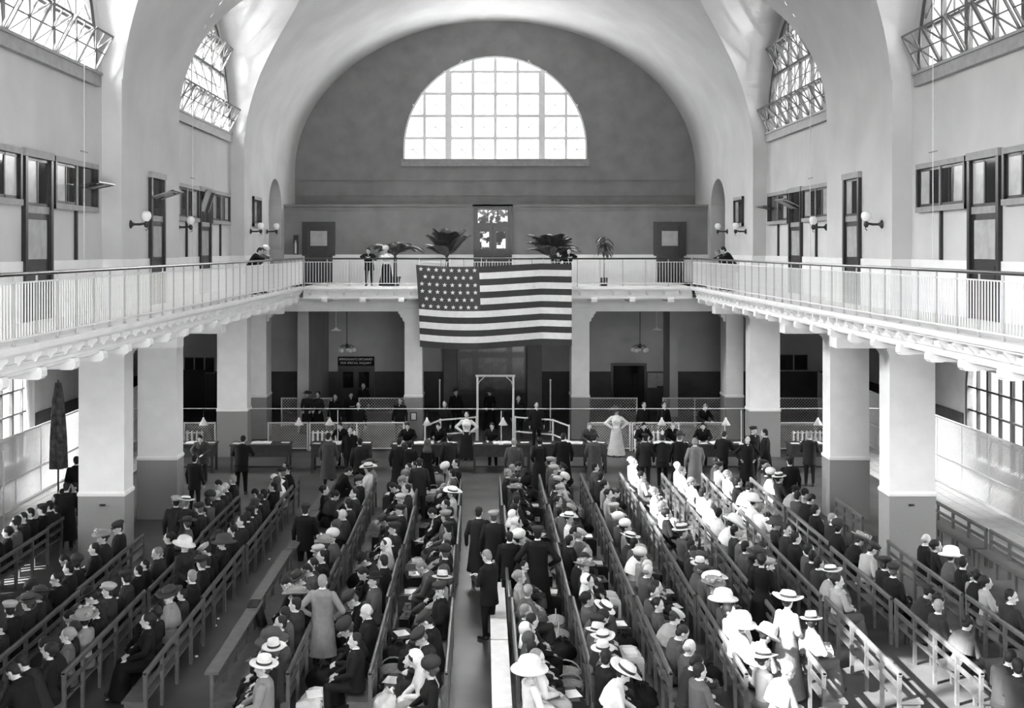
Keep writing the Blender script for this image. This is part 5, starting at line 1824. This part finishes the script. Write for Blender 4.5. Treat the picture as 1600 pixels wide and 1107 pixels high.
# heads read from the photograph: bench line -> px py code
SEATED = {
 'La': "710,727,wH3 721,722,mn1 708,740,mn1 711,772,ww4 688,790,mn0 680,802,mn0 710,805,mn1 697,813,mC2 723,816,mc1 702,830,kn2 704,840,wl3 712,852,mn1 704,865,mh0 675,882,ml2 697,888,wS0 692,905,wE3 692,925,mc0 647,962,mc1 682,968,mc0 672,1025,ws4 672,1072,wh0",
 'Lb': "630,733,mn1 650,727,mn1 652,740,wl3 655,750,wl4 640,766,mn1 627,782,mC3 632,797,mc1 622,809,me1 622,829,mc1 604,848,ws3 632,847,mn0 601,876,mn0 594,890,mn0 573,870,md1 585,906,md2 583,958,mb0 556,1000,mn0",
 'Lc': "590,722,wW3 584,733,ww4 567,774,mn1 578,790,mn1 548,806,mb1 525,840,wH2 500,847,wf0 490,863,mC1 472,882,wn1 484,895,me2 497,888,mn2 470,905,mn0 460,930,wf2 462,944,mn1 441,960,mn2 434,976,mn1 405,1032,wW0 420,1045,wn0 530,880,mn0 540,1012,kb2 537,1036,mE1 526,1082,mE3",
 'Ld': "519,724,mn0 515,772,wn1 505,765,wn0",
 'Le': "440,730,mn0 450,735,wn0 444,746,ws4 427,760,mn0 417,768,mn1 404,797,mc1 397,797,mc1 391,805,mn1 384,817,mn1 363,829,wn0 356,851,wW0 324,859,mC0 312,882,kn0 301,902,ml0 266,932,wW3 230,958,wn0 214,970,wn0",
 'Lf': "387,734,ml1 375,745,mb1 366,757,mb1 352,743,mn1 350,764,mb1 338,772,mn2 322,770,wh0 310,818,wW2 250,865,wl1 221,890,kn0 207,895,kn0 160,932,mC1 145,932,md1 150,952,kn0 113,982,mn0 137,980,kn0 180,987,wf3 185,1022,wl2 81,1011,wn0 77,1037,wn0 57,1053,wn0 34,1064,mn1 12,1085,mn0",
 'Lg': "161,842,wf1 148,857,mn0 128,868,mn0 108,887,mn0 62,927,wW1 44,942,wW1 12,952,mC0 92,905,mn0 28,985,mn0",
 'Lh': "120,797,mn1 116,822,mn2 92,826,wn0 107,812,kn1 112,803,mc0 90,836,mn0 60,828,mC0 32,860,wn0 76,771,mn0 57,780,mn0 67,785,mn0 27,796,mn0 31,803,mn0 18,808,mn1 5,818,mn0 75,845,mn0 45,845,mn0 12,870,wf1 100,852,mn0",
 'Ra': "769,721,mn1 765,735,ml1 808,727,ml1 807,740,mn1 822,739,kn1 802,753,mn1 816,755,mc1 828,765,wf1 808,778,mn1 812,784,mn1 803,806,ws3 808,818,ws4 812,842,wH2 818,893,kn2 810,902,wl3 824,922,wl2 821,957,ml1 834,970,mn0 825,994,ws0 831,1015,wS1 833,1040,mn1 843,1050,wl4 826,1086,ww4",
 'Rb': "865,724,mC2 873,727,mc1 874,737,mC2 893,750,wH4 869,762,mn1 878,757,mC2 885,762,mC2 870,782,wn2 880,798,mC2 868,808,kn2 893,810,ww4 875,822,mn2 885,830,mn1 898,834,mC2 890,843,mn0 891,879,mh0 904,864,ml2 912,882,wf1 918,910,ws2 916,937,wn2 912,959,wo2 921,977,wn1 939,1002,mc2 935,1037,wE2 960,1064,ww1 902,1082,wE2 905,1103,ww4 951,1093,mn0",
 'Rc': "947,730,mn2 940,746,mn1 945,759,wn3 960,767,wn2 950,773,wn3 958,797,mC2 967,814,wH2 981,824,wH3 984,842,ww1 1003,850,mn2 986,862,wl4 1016,867,wH3 1010,894,mb2 1024,884,mb2 1007,925,mn2 1026,917,mn1 1021,942,wn2 1024,962,wC3 1046,987,mn2 1091,1012,mb2 1076,1042,mn1 1122,1084,mn2",
 'Rd': "998,724,wl4 1019,719,wl4 1030,742,wn3 1026,770,wl4 1036,792,wl4 1042,802,wn0 1072,832,wo2 1086,852,mn1 1084,867,mn1 1079,887,wE2 1104,874,wW0 1097,890,wW2 1117,906,ww2 1111,914,wf2 1122,939,ww2 1136,961,wn4 1141,969,ww3 1180,967,mb4 1179,992,ww3 1220,1087,ww2 1248,1100,wl3",
 'Re': "1065,727,wl4 1078,735,wl4 1092,752,wl3 1098,772,mn3 1110,787,wl4 1122,802,wn4 1128,817,ww4 1150,834,mn1 1148,852,mn2 1165,847,ml2 1168,870,wn0 1185,864,wW0 1203,882,mC0 1259,972,wE3 1190,850,mn1",
 'Rf': "1121,724,mn1 1139,727,wc3 1137,742,wl4 1173,762,wn4 1160,755,mn0 1176,782,ww4 1186,795,wl4 1206,817,wW1 1228,830,mn1 1243,842,mn0 1256,870,mn1 1264,862,mn2 1287,897,ww3 1306,907,wn3 1276,880,mn1",
 'Rg': "1195,724,ml1 1181,727,mn1 1200,740,wH4 1255,722,mc0 1261,740,wo1 1231,767,wn3 1243,772,mn2 1255,779,mn0 1274,797,mn0 1300,814,ml1 1303,824,wh0 1321,840,wf0 1350,857,mc3 1361,882,mc0 1389,892,mc0 1425,922,wn1 1438,932,wn0 1462,947,ml1 1477,972,wn2 1541,1032,mn1 1575,1040,mn1 1285,770,wn3",
 'Rh': "1445,844,mb0 1473,852,wn0 1488,867,ww2 1510,882,mn0 1520,895,wn0 1536,907,wn3 1555,912,kn3 1578,935,mn1",
}
used_rows = {}
for line, txt in SEATED.items():
    X, s, yf, yn, ph = LINES[line]
    ents = []
    for t in txt.split():
        px, py, code = t.split(',')
        zh = 1.40 if code[0] != 'k' else 1.14
        x, y, _ = at_z(float(px), float(py), zh)
        ents.append([y, x, code])
    ents.sort(key=lambda q: -q[0])
    fill = {'Le': 8, 'Lf': 6, 'Lg': 7, 'La': 2, 'Lb': 4, 'Lc': 2, 'Ra': 2}.get(line, 0)
    while fill > 0:                                       # quiet dark figures in the widest gaps of the crowded rows
        edges = [yf - 0.3] + [q[0] for q in ents] + [20.2]
        g, i = max((edges[j] - edges[j + 1], j) for j in range(len(edges) - 1))
        if g < 0.95:
            break
        ents.insert(i, [(edges[i] + edges[i + 1]) / 2, X + s * 0.25, prnd.choice(['mn0', 'mc0', 'wn0', 'mn1', 'wS0', 'mc1', 'wh0', 'kn1'])])
        fill -= 1
    ys = [q[0] for q in ents]
    lo, hi = yn - 1.0, yf - 0.25
    gap = min(0.48, (hi - lo) / max(1, len(ys)) * 0.98)
    for _ in range(60):
        for i in range(len(ys) - 1):
            d = ys[i] - ys[i + 1]
            if d < gap:
                m = (gap - d) / 2
                ys[i] += m; ys[i + 1] -= m
        ys = [min(hi, max(lo, y)) for y in ys]
    for i, (q, y) in enumerate(zip(ents, ys)):
        code = q[2]
        u = X + s * 0.25
        x = min(max(q[1], u - 0.07), u + 0.07)
        woman = code[0] == 'w'
        opts = (['wsit_a', 'wsit_a', 'wsit_l', 'wsit_r', 'wsit_f'] if woman else ['sit_a', 'sit_a', 'sit_l', 'sit_r', 'sit_f', 'sit_h'])
        if code[0] == 'k':
            opts = ['sit_a', 'sit_l', 'sit_r']
        pk = prnd.choice(opts)
        if code[1] == 'b' and not woman:
            pk = 'sit_b'
        turn = prnd.uniform(-8, 30) if s > 0 else prnd.uniform(-18, 22)
        phi = turn if s > 0 else 180 - turn
        scl = prnd.uniform(1.07, 1.15) * (0.98 if woman else 1.0) * (0.80 if code[0] == 'k' else 1.0)
        z = 0.47 - (0.55 - 0.13) * scl + 0.04
        z = max(z, 0.0)
        person(code, pk, (x, y, z), R(phi - 90), '%s, %s from desks, %s' % (look(code), ORD[i], ph), 'people seated on the benches', scl)

def stand(px, py, code, pk, face, label, group, scale=1.0, base=0.0, Y=None, hz=None, lower=None):
    zh = hz if hz is not None else {'wstd_a': 1.60, 'wstd_hips': 1.62, 'wstd_rail': 1.45, 'std_rail': 1.42, 'std_desk': 1.55}.get(pk, 1.62)
    scale *= 1.09
    zh = base + zh * scale
    if Y is None:
        x, y, _ = at_z(px, py, zh)
    else:
        x, y = fx(px, Y), Y
    return person(code, pk, (x, y, base), R(face - 90), label, group, scale, lower)
G1 = 'people standing among the benches'
stand(477, 795, 'mc0', 'std_a', 85, 'man in black uniform coat and cap standing at the wide left aisle', G1)
stand(504, 907, 'ml3', 'std_hips', 80, 'man in long light coat standing with hands on hips among the left benches', G1, lower=.02)
stand(748, 800, 'mn1', 'std_long', 92, 'tall bareheaded man in dark long coat standing in the centre aisle', G1)
stand(771, 806, 'mC1', 'std_a', 88, 'man in pale cap standing next to the tall bareheaded man', G1)
stand(764, 868, 'ml0', 'std_read', 140, 'fair-haired man in black reading a paper in the centre aisle', G1)
stand(796, 838, 'mn0', 'std_a', 85, 'dark-haired man in black standing behind the reading man', G1, 0.94)
stand(840, 832, 'mc0', 'std_hips', 88, 'broad man in black coat and cap standing right of the centre aisle', G1, 1.06)
stand(275, 783, 'mC1', 'std_a', 95, 'man in dark coat and pale cap standing beside the second left column', G1)
stand(290, 786, 'ww1', 'wstd_a', 95, 'woman in dark jacket and light hat standing beside the second left column', G1)
stand(287, 852, 'ww1', 'wstd_a', -30, 'woman in dark jacket and light hat turning round among the left benches', G1)
stand(119, 719, 'mn0', 'std_a', 120, 'dark man standing before the furled banner by the left partition', G1)
stand(104, 760, 'mn0', 'std_long', 100, 'man in black long coat standing behind the nearest left column', G1)
stand(1190, 876, 'wn0', 'wstd_a', 70, 'woman in black standing between the right benches', G1)
stand(1230, 940, 'ww3', 'wstd_a', 40, 'woman in light blouse and white hat standing in the sun on the right', G1)
stand(1234, 720, 'mc0', 'std_a', 88, 'broad man in black uniform standing at the far right benches', G1)
stand(655, 722, 'mn1', 'std_a', 90, 'man standing at the far end of the second left bench row', G1)
G2 = 'people standing before the inspection desks'
FR = [(377, 690, 'mn0', 'std_desk', 90, 'big man in black bending over the second desk from the left', 1.06), (304, 716, 'mn1', 'std_a', 70, 'man in dark suit waiting at the leftmost desk', .95),
      (513, 682, 'mn2', 'std_long', 80, 'man in grey overcoat before the third desk from the left', 1), (562, 690, 'mn1', 'std_a', 95, 'man in dark suit right of the grey overcoat', 1),
      (547, 672, 'mn0', 'std_a', 270, 'man in black facing the camera behind the third desk', .95),
      (624, 690, 'mn1', 'std_long', 90, 'man in long dark coat at the left end of the fourth desk', 1), (640, 694, 'mn1', 'std_a', 86, 'shorter man beside the long dark coat at the fourth desk', .97),
      (668, 694, 'wS0', 'wstd_a', 90, 'woman in dark shawl in the middle of the fourth desk', 1), (702, 684, 'mn1', 'std_a', 110, 'man with white collar at the right end of the fourth desk', 1),
      (803, 690, 'ml2', 'std_a', 85, 'man in worn grey suit at the fifth desk', 1), (843, 690, 'wn0', 'wstd_a', 95, 'woman in full black dress before the sixth desk', 1.03),
      (880, 682, 'mn0', 'std_long', 92, 'man in long black coat before the sixth desk', 1.02), (929, 683, 'mn2', 'std_long', 85, 'man in grey overcoat right of the slim column', 1.02),
      (1008, 684, 'mc1', 'std_a', 85, 'man in dark cap at the left end of the seventh desk', .97), (1035, 688, 'mn0', 'std_desk', 80, 'man in black leaning on the seventh desk', .98),
      (1062, 682, 'me0', 'std_long', 95, 'broad man in black coat and dark hat at the seventh desk', 1.05), (1086, 690, 'ml3', 'std_long', 100, 'man in light coat between the seventh and eighth desks', 1),
      (1128, 682, 'mn0', 'std_desk', 60, 'man in black bent over the eighth desk', 1), (1168, 686, 'mn0', 'std_hips', 265, 'man with moustache in black suit facing the camera', .98),
      (1177, 672, 'mc0', 'std_a', 300, 'man in cap behind the man with the moustache', 1), (1196, 676, 'mn0', 'std_long', 170, 'man in long black coat turned left beside the right column', 1.03),
      (1265, 680, 'ml1', 'std_read', 70, 'fair-haired man reading at the rightmost desk', 1), (316, 684, 'mn2', 'std_desk', 268, 'clerk in grey suit writing at the leftmost desk', .95)]
for px, py, code, pk, face, lab, scl in FR:
    stand(px, py, code, pk, face, lab, G2, scl)
G3 = 'clerks behind the inspection desks'
CL = [(535, 668, 'mn0', 'clerk in black behind the third desk from the left'), (638, 668, 'mn0', 'clerk in black behind the fourth desk from the left'), (688, 676, 'mn0', 'second clerk bent behind the fourth desk'),
      (1003, 672, 'mn0', 'clerk in black behind the left end of the seventh desk'), (1048, 670, 'mb0', 'white-haired clerk behind the seventh desk'), (1098, 674, 'mn0', 'clerk in black behind the eighth desk'),
      (918, 672, 'ml2', 'fair-haired clerk behind the sixth desk'), (770, 676, 'mn0', 'clerk in black behind the fifth desk')]
for px, py, code, lab in CL:
    stand(px, py, code, 'std_desk', 270 + prnd.uniform(-15, 15), lab, G3, .95, Y=43.15)
stand(729, 652, 'wn4', 'wstd_hips', 268, 'woman in white blouse and black skirt with hands on hips', 'women facing the hall', 1.0, Y=44.8, lower=.012)
stand(963, 652, 'wW4', 'wstd_hips', 268, 'woman in long light dress standing before the wire fence', 'women facing the hall', 1.02, Y=45.6, lower=.5)
# dim background people under the gallery
G4 = 'people in the dim bays under the far gallery'
for i, (px, py, code, pk, lab) in enumerate(((480, 622, 'wW1', 'wstd_a', 'woman in dark hat behind the left far fence'), (497, 622, 'wn1', 'wstd_a', 'woman right of the dark hat behind the left far fence'),
        (524, 626, 'mn0', 'std_a', 'man left of the detained immigrants door'), (548, 622, 'mn0', 'std_read', 'man before the detained immigrants door'), (568, 608, 'mn0', 'std_a', 'tall man in the detained immigrants doorway'),
        (625, 632, 'mn0', 'std_a', 'man in black beside the notice column under the gallery'), (695, 637, 'mn0', 'std_a', 'man in black left of the pipe gateway'), (712, 618, 'me0', 'std_a', 'man in dark hat in the middle bay left'),
        (765, 618, 'wW0', 'wstd_a', 'woman in wide dark hat seen through the gateway'), (810, 628, 'mn0', 'std_a', 'man right of the gateway under the gallery'), (838, 640, 'mn0', 'std_a', 'man in black right of the gateway railing'),
        (1006, 640, 'mn0', 'std_a', 'man in black behind the right long fence, left end'), (1037, 645, 'mn0', 'std_a', 'man in black behind the right long fence, middle'), (1097, 648, 'mb0', 'std_desk', 'white-haired man leaning on the right long fence'),
        (560, 652, 'mn0', 'std_a', 'man in black behind the left long fence'))):
    zh = 1.6
    y = min(56.5, max(47.6, FPX * (CZ - zh) / (py - VY)))
    stand(px, py, code, pk, 270 + prnd.uniform(-25, 25), lab, G4, 1.0, Y=y)
# gallery spectators
G5 = 'spectators leaning on the gallery railing'
person('mn0', 'std_rail', (-8.66, 39.7, GZ), R(-90 + 10), 'man in black leaning over the left gallery railing', G5)
person('wH2', 'wstd_rail', (-8.62, 40.75, GZ), R(-90 - 8), 'woman in pale hat leaning on the left gallery railing', G5)
person('mn0', 'std_rail', (fx(577, 48.4), 48.36, GZ), R(180), 'man in black suit leaning on the far railing left of the flag', G5)
person('wH4', 'wstd_rail', (fx(604, 48.4), 48.32, GZ), R(180), 'woman in white hat and white blouse at the far railing', G5, lower=.015)
person('kn0', 'wstd_rail', (fx(872, 48.4), 48.34, GZ), R(175), 'child in black at the far railing right of the flag', G5, .9)
person('wn0', 'std_rail', (fx(886, 48.4), 48.38, GZ), R(190), 'person in black leaning over the right end of the flag', G5)
person('ml0', 'std_rail', (8.66, 43.9, GZ), R(95), 'fair-haired man leaning on the right gallery railing', G5, .97)
person('mn0', 'std_rail', (8.66, 42.7, GZ), R(85), 'dark-haired man leaning on the right gallery railing', G5, 1.02)
# ================================================================== LUGGAGE BETWEEN THE BENCHES
M_LEATHER = channel_mat('luggage_leather', 0, 0.5)
M_STRAP = mat('luggage_strap', 0.05, 0.5, 0.2, 8.0)
LUG = {}
mb = MB(); mb.box(-.28, .28, -.09, .09, 0, .36); s1 = mb.mesh('case', [M_LEATHER])
mb = MB(); mb.box(-.17, -.13, -.096, .096, -.001, .366); mb.box(.13, .17, -.096, .096, -.001, .366); s2 = mb.mesh('strap', [M_STRAP])
mb = MB(); mb.tube([(-.07, 0, .36), (-.06, 0, .40), (.06, 0, .40), (.07, 0, .36)], .011, 6); s3 = mb.mesh('handle', [M_STRAP])
LUG['suitcase'] = [('case', s1), ('strap', s2), ('handle', s3)]
mb = MB(); mb.box(-.34, .34, -.22, .22, 0, .34); t1 = mb.mesh('chest', [M_LEATHER])
mb = MB(); mb.prism([(-.225, .34), (.225, .34), (.21, .42), (.1, .46), (-.1, .46), (-.21, .42)], 'x', -.345, .345); t2 = mb.mesh('lid', [M_LEATHER])
mb = MB()
for x in (-.2, .2):
    mb.box(x - .02, x + .02, -.226, .226, 0, .345); mb.box(x - .02, x + .02, -.215, .215, .345, .43)
mb.box(-.03, .03, -.235, -.2, .27, .36)
t3 = mb.mesh('iron_band', [M_STRAP])
LUG['trunk'] = [('chest', t1), ('lid', t2), ('iron_band', t3)]
mb = MB(); mb.lathe([(.20, 0), (.24, .06), (.25, .20), (.26, .24), (.24, .24)], 18, sx=1.25, sy=.85); b1 = mb.mesh('basket_body', [M_WICKER], True)
mb = MB(); mb.lathe([(.255, .24), (.25, .28), (.16, .33), (.02, .345)], 18, sx=1.25, sy=.85); b2 = mb.mesh('lid', [M_WICKER], True)
mb = MB(); mb.tube([(-.3, 0, .2)] + [(-.3 * math.cos(PI * i / 8), 0, .22 + .26 * math.sin(PI * i / 8)) for i in range(9)] + [(.3, 0, .2)], .014, 6); b3 = mb.mesh('handle', [M_WICKER], True)
LUG['wicker_basket'] = [('basket_body', b1), ('lid', b2), ('handle', b3)]
mb = MB()
rl = random.Random(9)
N1, N2 = 18, 12
vs, fs = [], []
for i in range(N2 + 1):
    ph = -PI / 2 + PI * i / N2
    for k in range(N1):
        t = 2 * PI * k / N1
        f = 1 + .10 * math.sin(3 * t + i) + .07 * math.sin(5 * t + 2 * i) + rl.uniform(-.03, .03)
        vs.append((.32 * f * math.cos(ph) * math.cos(t), .27 * f * math.cos(ph) * math.sin(t), max(0, .21 + .23 * math.sin(ph) * (1 + .06 * math.sin(4 * t)))))
for i in range(N2):
    for k in range(N1):
        a, b_ = i * N1 + k, i * N1 + (k + 1) % N1
        fs.append((a, b_, b_ + N1, a + N1))
mb.add(vs, fs)
c1 = mb.mesh('bundle_body', [M_CLOTH], True)
mb = MB(); mb.ell((0, 0, .45), (.06, .05, .045), 8, 6)
for a in range(4):
    mb.tube([(0, 0, .45), (.07 * math.cos(a * 1.6 + .3), .07 * math.sin(a * 1.6 + .3), .49), (.14 * math.cos(a * 1.6 + .3), .14 * math.sin(a * 1.6 + .3), .45)], [.03, .03, .012], 6)
c2 = mb.mesh('knot', [M_CLOTH], True)
LUG['cloth_bundle'] = [('bundle_body', c1), ('knot', c2)]
LW = {'suitcase': 'suitcase', 'trunk': 'trunk', 'wicker_basket': 'wicker basket', 'cloth_bundle': 'cloth bundle'}
lrnd = random.Random(21)
def lug(kind, x, y, rz, shade, label, z=0.0, scale=1.0):
    e = empty(kind, (x, y, z), rz)
    e.scale = (scale,) * 3
    tag(e, label, {'wicker_basket': 'basket', 'cloth_bundle': 'bundle'}.get(kind, kind), 'luggage between the benches')
    for nm, me in LUG[kind]:
        o = inst(nm, me, e)
        v = SHADE[shade] * lrnd.uniform(.8, 1.2)
        o.color = (v, v, v, 1)
    return e
# line, px, py, kind, shade (points near the top of each piece)
ITEMS = [('La', 657, 876, 't', '3'), ('La', 650, 897, 't', '1'), ('La', 648, 925, 't', '2'), ('La', 640, 948, 's', '0'), ('La', 622, 962, 's', '0'), ('La', 628, 990, 't', '0'), ('La', 618, 1012, 'c', '1'),
         ('La', 634, 1040, 'w', '2'), ('La', 612, 1064, 't', '0'), ('La', 604, 1090, 'c', '4'), ('La', 672, 822, 's', '0'), ('La', 668, 845, 't', '0'), ('La', 676, 790, 'c', '0'), ('La', 690, 765, 'w', '1'), ('La', 688, 745, 'c', '3'),
         ('Lb', 553, 930, 't', '3'), ('Lb', 560, 950, 's', '2'), ('Lb', 598, 835, 's', '0'), ('Lb', 606, 815, 'c', '3'), ('Lb', 612, 772, 't', '2'), ('Lb', 520, 1050, 'c', '0'), ('Lb', 500, 1085, 't', '4'), ('Lb', 575, 900, 'c', '0'), ('Lb', 540, 985, 'c', '0'), ('Lb', 618, 755, 'c', '1'),
         ('Lc', 440, 905, 's', '1'), ('Lc', 430, 925, 't', '3'), ('Lc', 398, 975, 'c', '0'), ('Lc', 385, 1000, 't', '2'), ('Lc', 372, 1040, 'c', '3'), ('Lc', 350, 1070, 't', '1'), ('Lc', 470, 850, 'c', '1'), ('Lc', 490, 825, 's', '0'), ('Lc', 505, 800, 'w', '1'),
         ('Ra', 844, 790, 't', '1'), ('Ra', 848, 812, 's', '0'), ('Ra', 857, 836, 't', '0'), ('Ra', 865, 872, 'c', '3'), ('Ra', 867, 925, 't', '0'), ('Ra', 871, 962, 'w', '2'), ('Ra', 874, 985, 'w', '2'), ('Ra', 873, 1008, 'c', '0'),
         ('Ra', 882, 1042, 'w', '2'), ('Ra', 896, 1058, 'w', '3'), ('Ra', 876, 1085, 't', '0'), ('Ra', 862, 895, 's', '0'), ('Ra', 848, 765, 'c', '0'), ('Ra', 846, 745, 'c', '0'),
         ('Rb', 914, 790, 'w', '2'), ('Rb', 922, 820, 'c', '0'), ('Rb', 927, 838, 't', '0'), ('Rb', 934, 880, 't', '0'), ('Rb', 940, 905, 's', '0'), ('Rb', 955, 930, 't', '4'), ('Rb', 953, 952, 's', '0'), ('Rb', 966, 975, 't', '1'),
         ('Rb', 966, 998, 'c', '0'), ('Rb', 978, 1018, 't', '4'), ('Rb', 983, 1045, 's', '0'), ('Rb', 990, 1075, 'c', '0'), ('Rb', 908, 765, 's', '0'), ('Rb', 904, 745, 'c', '1'),
         ('Rc', 1035, 895, 's', '0'), ('Rc', 1046, 925, 't', '0'), ('Rc', 1052, 948, 't', '0'), ('Rc', 1062, 972, 's', '0'), ('Rc', 1012, 845, 's', '0'), ('Rc', 1000, 810, 's', '0'), ('Rc', 985, 785, 'c', '1'), ('Rc', 1118, 1045, 'c', '0'), ('Rc', 1105, 1070, 's', '1'),
         ('Rd', 1075, 815, 's', '4'), ('Rd', 1085, 838, 't', '1'), ('Rd', 1128, 905, 'c', '1'), ('Rd', 1165, 955, 'c', '3'), ('Rd', 1205, 1035, 's', '0'), ('Rd', 1058, 785, 'c', '3'),
         ('Re', 1170, 830, 's', '4'), ('Re', 1180, 858, 't', '3'), ('Re', 1222, 900, 'c', '0'), ('Re', 1140, 790, 'c', '4'), ('Re', 1285, 1010, 's', '3'),
         ('Rf', 1258, 862, 't', '4'), ('Rf', 1290, 915, 's', '0'), ('Rf', 1318, 925, 't', '3'), ('Rf', 1232, 820, 'c', '4'), ('Rf', 1215, 795, 'c', '3'),
         ('Rg', 1420, 900, 'c', '0'), ('Rg', 1340, 850, 's', '1'), ('Rg', 1506, 965, 't', '0'), ('Rg', 1310, 800, 'c', '1'),
         ('Lf', 185, 1002, 'w', '3'), ('Lf', 150, 1015, 'c', '2'), ('Lf', 118, 965, 'c', '3'), ('Le', 262, 1000, 'c', '0'), ('Le', 330, 900, 'c', '0'), ('Le', 395, 770, 'c', '3'), ('Le', 410, 785, 'c', '4'),
         ('Lg', 88, 945, 'c', '1'), ('Lg', 40, 985, 'c', '0')]
KN = {'t': 'trunk', 's': 'suitcase', 'w': 'wicker_basket', 'c': 'cloth_bundle'}
byline = {}
for it in ITEMS:
    byline.setdefault(it[0], []).append(it)
placed = {}
for line, its in byline.items():
    X, s, yf, yn, ph = LINES[line]
    rows = []
    for _, px, py, k, sh in its:
        x, y, _ = at_z(px, py, 0.45 if k == 't' else 0.38)
        rows.append([y, k, sh])
    rows.sort(key=lambda q: -q[0])
    ys = [q[0] for q in rows]
    for _ in range(40):
        for i in range(len(ys) - 1):
            if ys[i] - ys[i + 1] < .62:
                m = (.62 - ys[i] + ys[i + 1]) / 2
                ys[i] += m; ys[i + 1] -= m
    for i, (q, y) in enumerate(zip(rows, ys)):
        kind = KN[q[1]]
        u = X + s * 0.98
        lug(kind, u, y, R(90) + lrnd.uniform(-.2, .2) if kind in ('trunk', 'suitcase') else lrnd.uniform(0, 3), q[2], '%s %s on the floor, %s from desks along the %s' % (SHW[q[2]], LW[kind], ORD[i], ph), scale=lrnd.uniform(.95, 1.12) if kind != 'trunk' else .98)
        placed.setdefault(line, []).append((u, y, kind, i))
# number cards and papers on the trunks
pc = 0
for line in ('La', 'Lb', 'Ra', 'Rb', 'Rc', 'Rf'):
    X, s, yf, yn, ph = LINES[line]
    for u, y, kind, i in placed[line]:
        if kind != 'trunk':
            continue
        e = tag(empty('paper_card', (u, y, .451 + .0005), lrnd.uniform(-.4, .4)), 'white paper card lying on the %s trunk, %s' % (ORD[i], ph), 'paper', 'white papers on the luggage')
        mb = MB(); mb.box(-.13, .13, -.17, .17, 0, .006); mb.build('sheet', M_PAPER, e)
        if pc in (0, 2) and line == 'La':
            t = text_obj('4' if pc == 0 else '2', .26, (0, 0, .008), e, M_BAND, 'numeral')
            t.rotation_euler = (0, 0, 0)
        pc += 1
# crumpled papers and scraps on the floor of the wide left aisle
for i, (px, py) in enumerate(((421, 874), (341, 967), (337, 978), (307, 1026))):
    x, y, _ = at_z(px, py, .02)
    mb = MB(); mb.ell((0, 0, .02), (.035, .03, .02), 7, 5)
    o = mb.build('paper_scrap', M_PAPER, loc=(x, y, 0)); tag(o, 'tiny white paper scrap on the wide aisle floor, %s from the desks' % ORD[i], 'scrap', 'paper scraps on the aisle floor')
# big pale bundle on the lap of the hooded woman, coats over the rail
o = lug('cloth_bundle', -1.72, 20.9, .4, '4', 'big white cloth bundle beside the hooded woman near the aisle', z=.50, scale=1.0)
mb = MB()
for k in range(5):
    mb.tube([(-.16, k * .1, .45), (-.05, k * .1, .99), (.06, k * .1 + .02, .985), (.18, k * .1 + .03, .6 - .03 * k)], [.05, .05, .05, .06], 8)
o = mb.build('draped_coat', M_BAND, loc=(-5.28, 23.2, 0), smooth=True); tag(o, 'black coat draped over the plank-topped rail', 'coat')
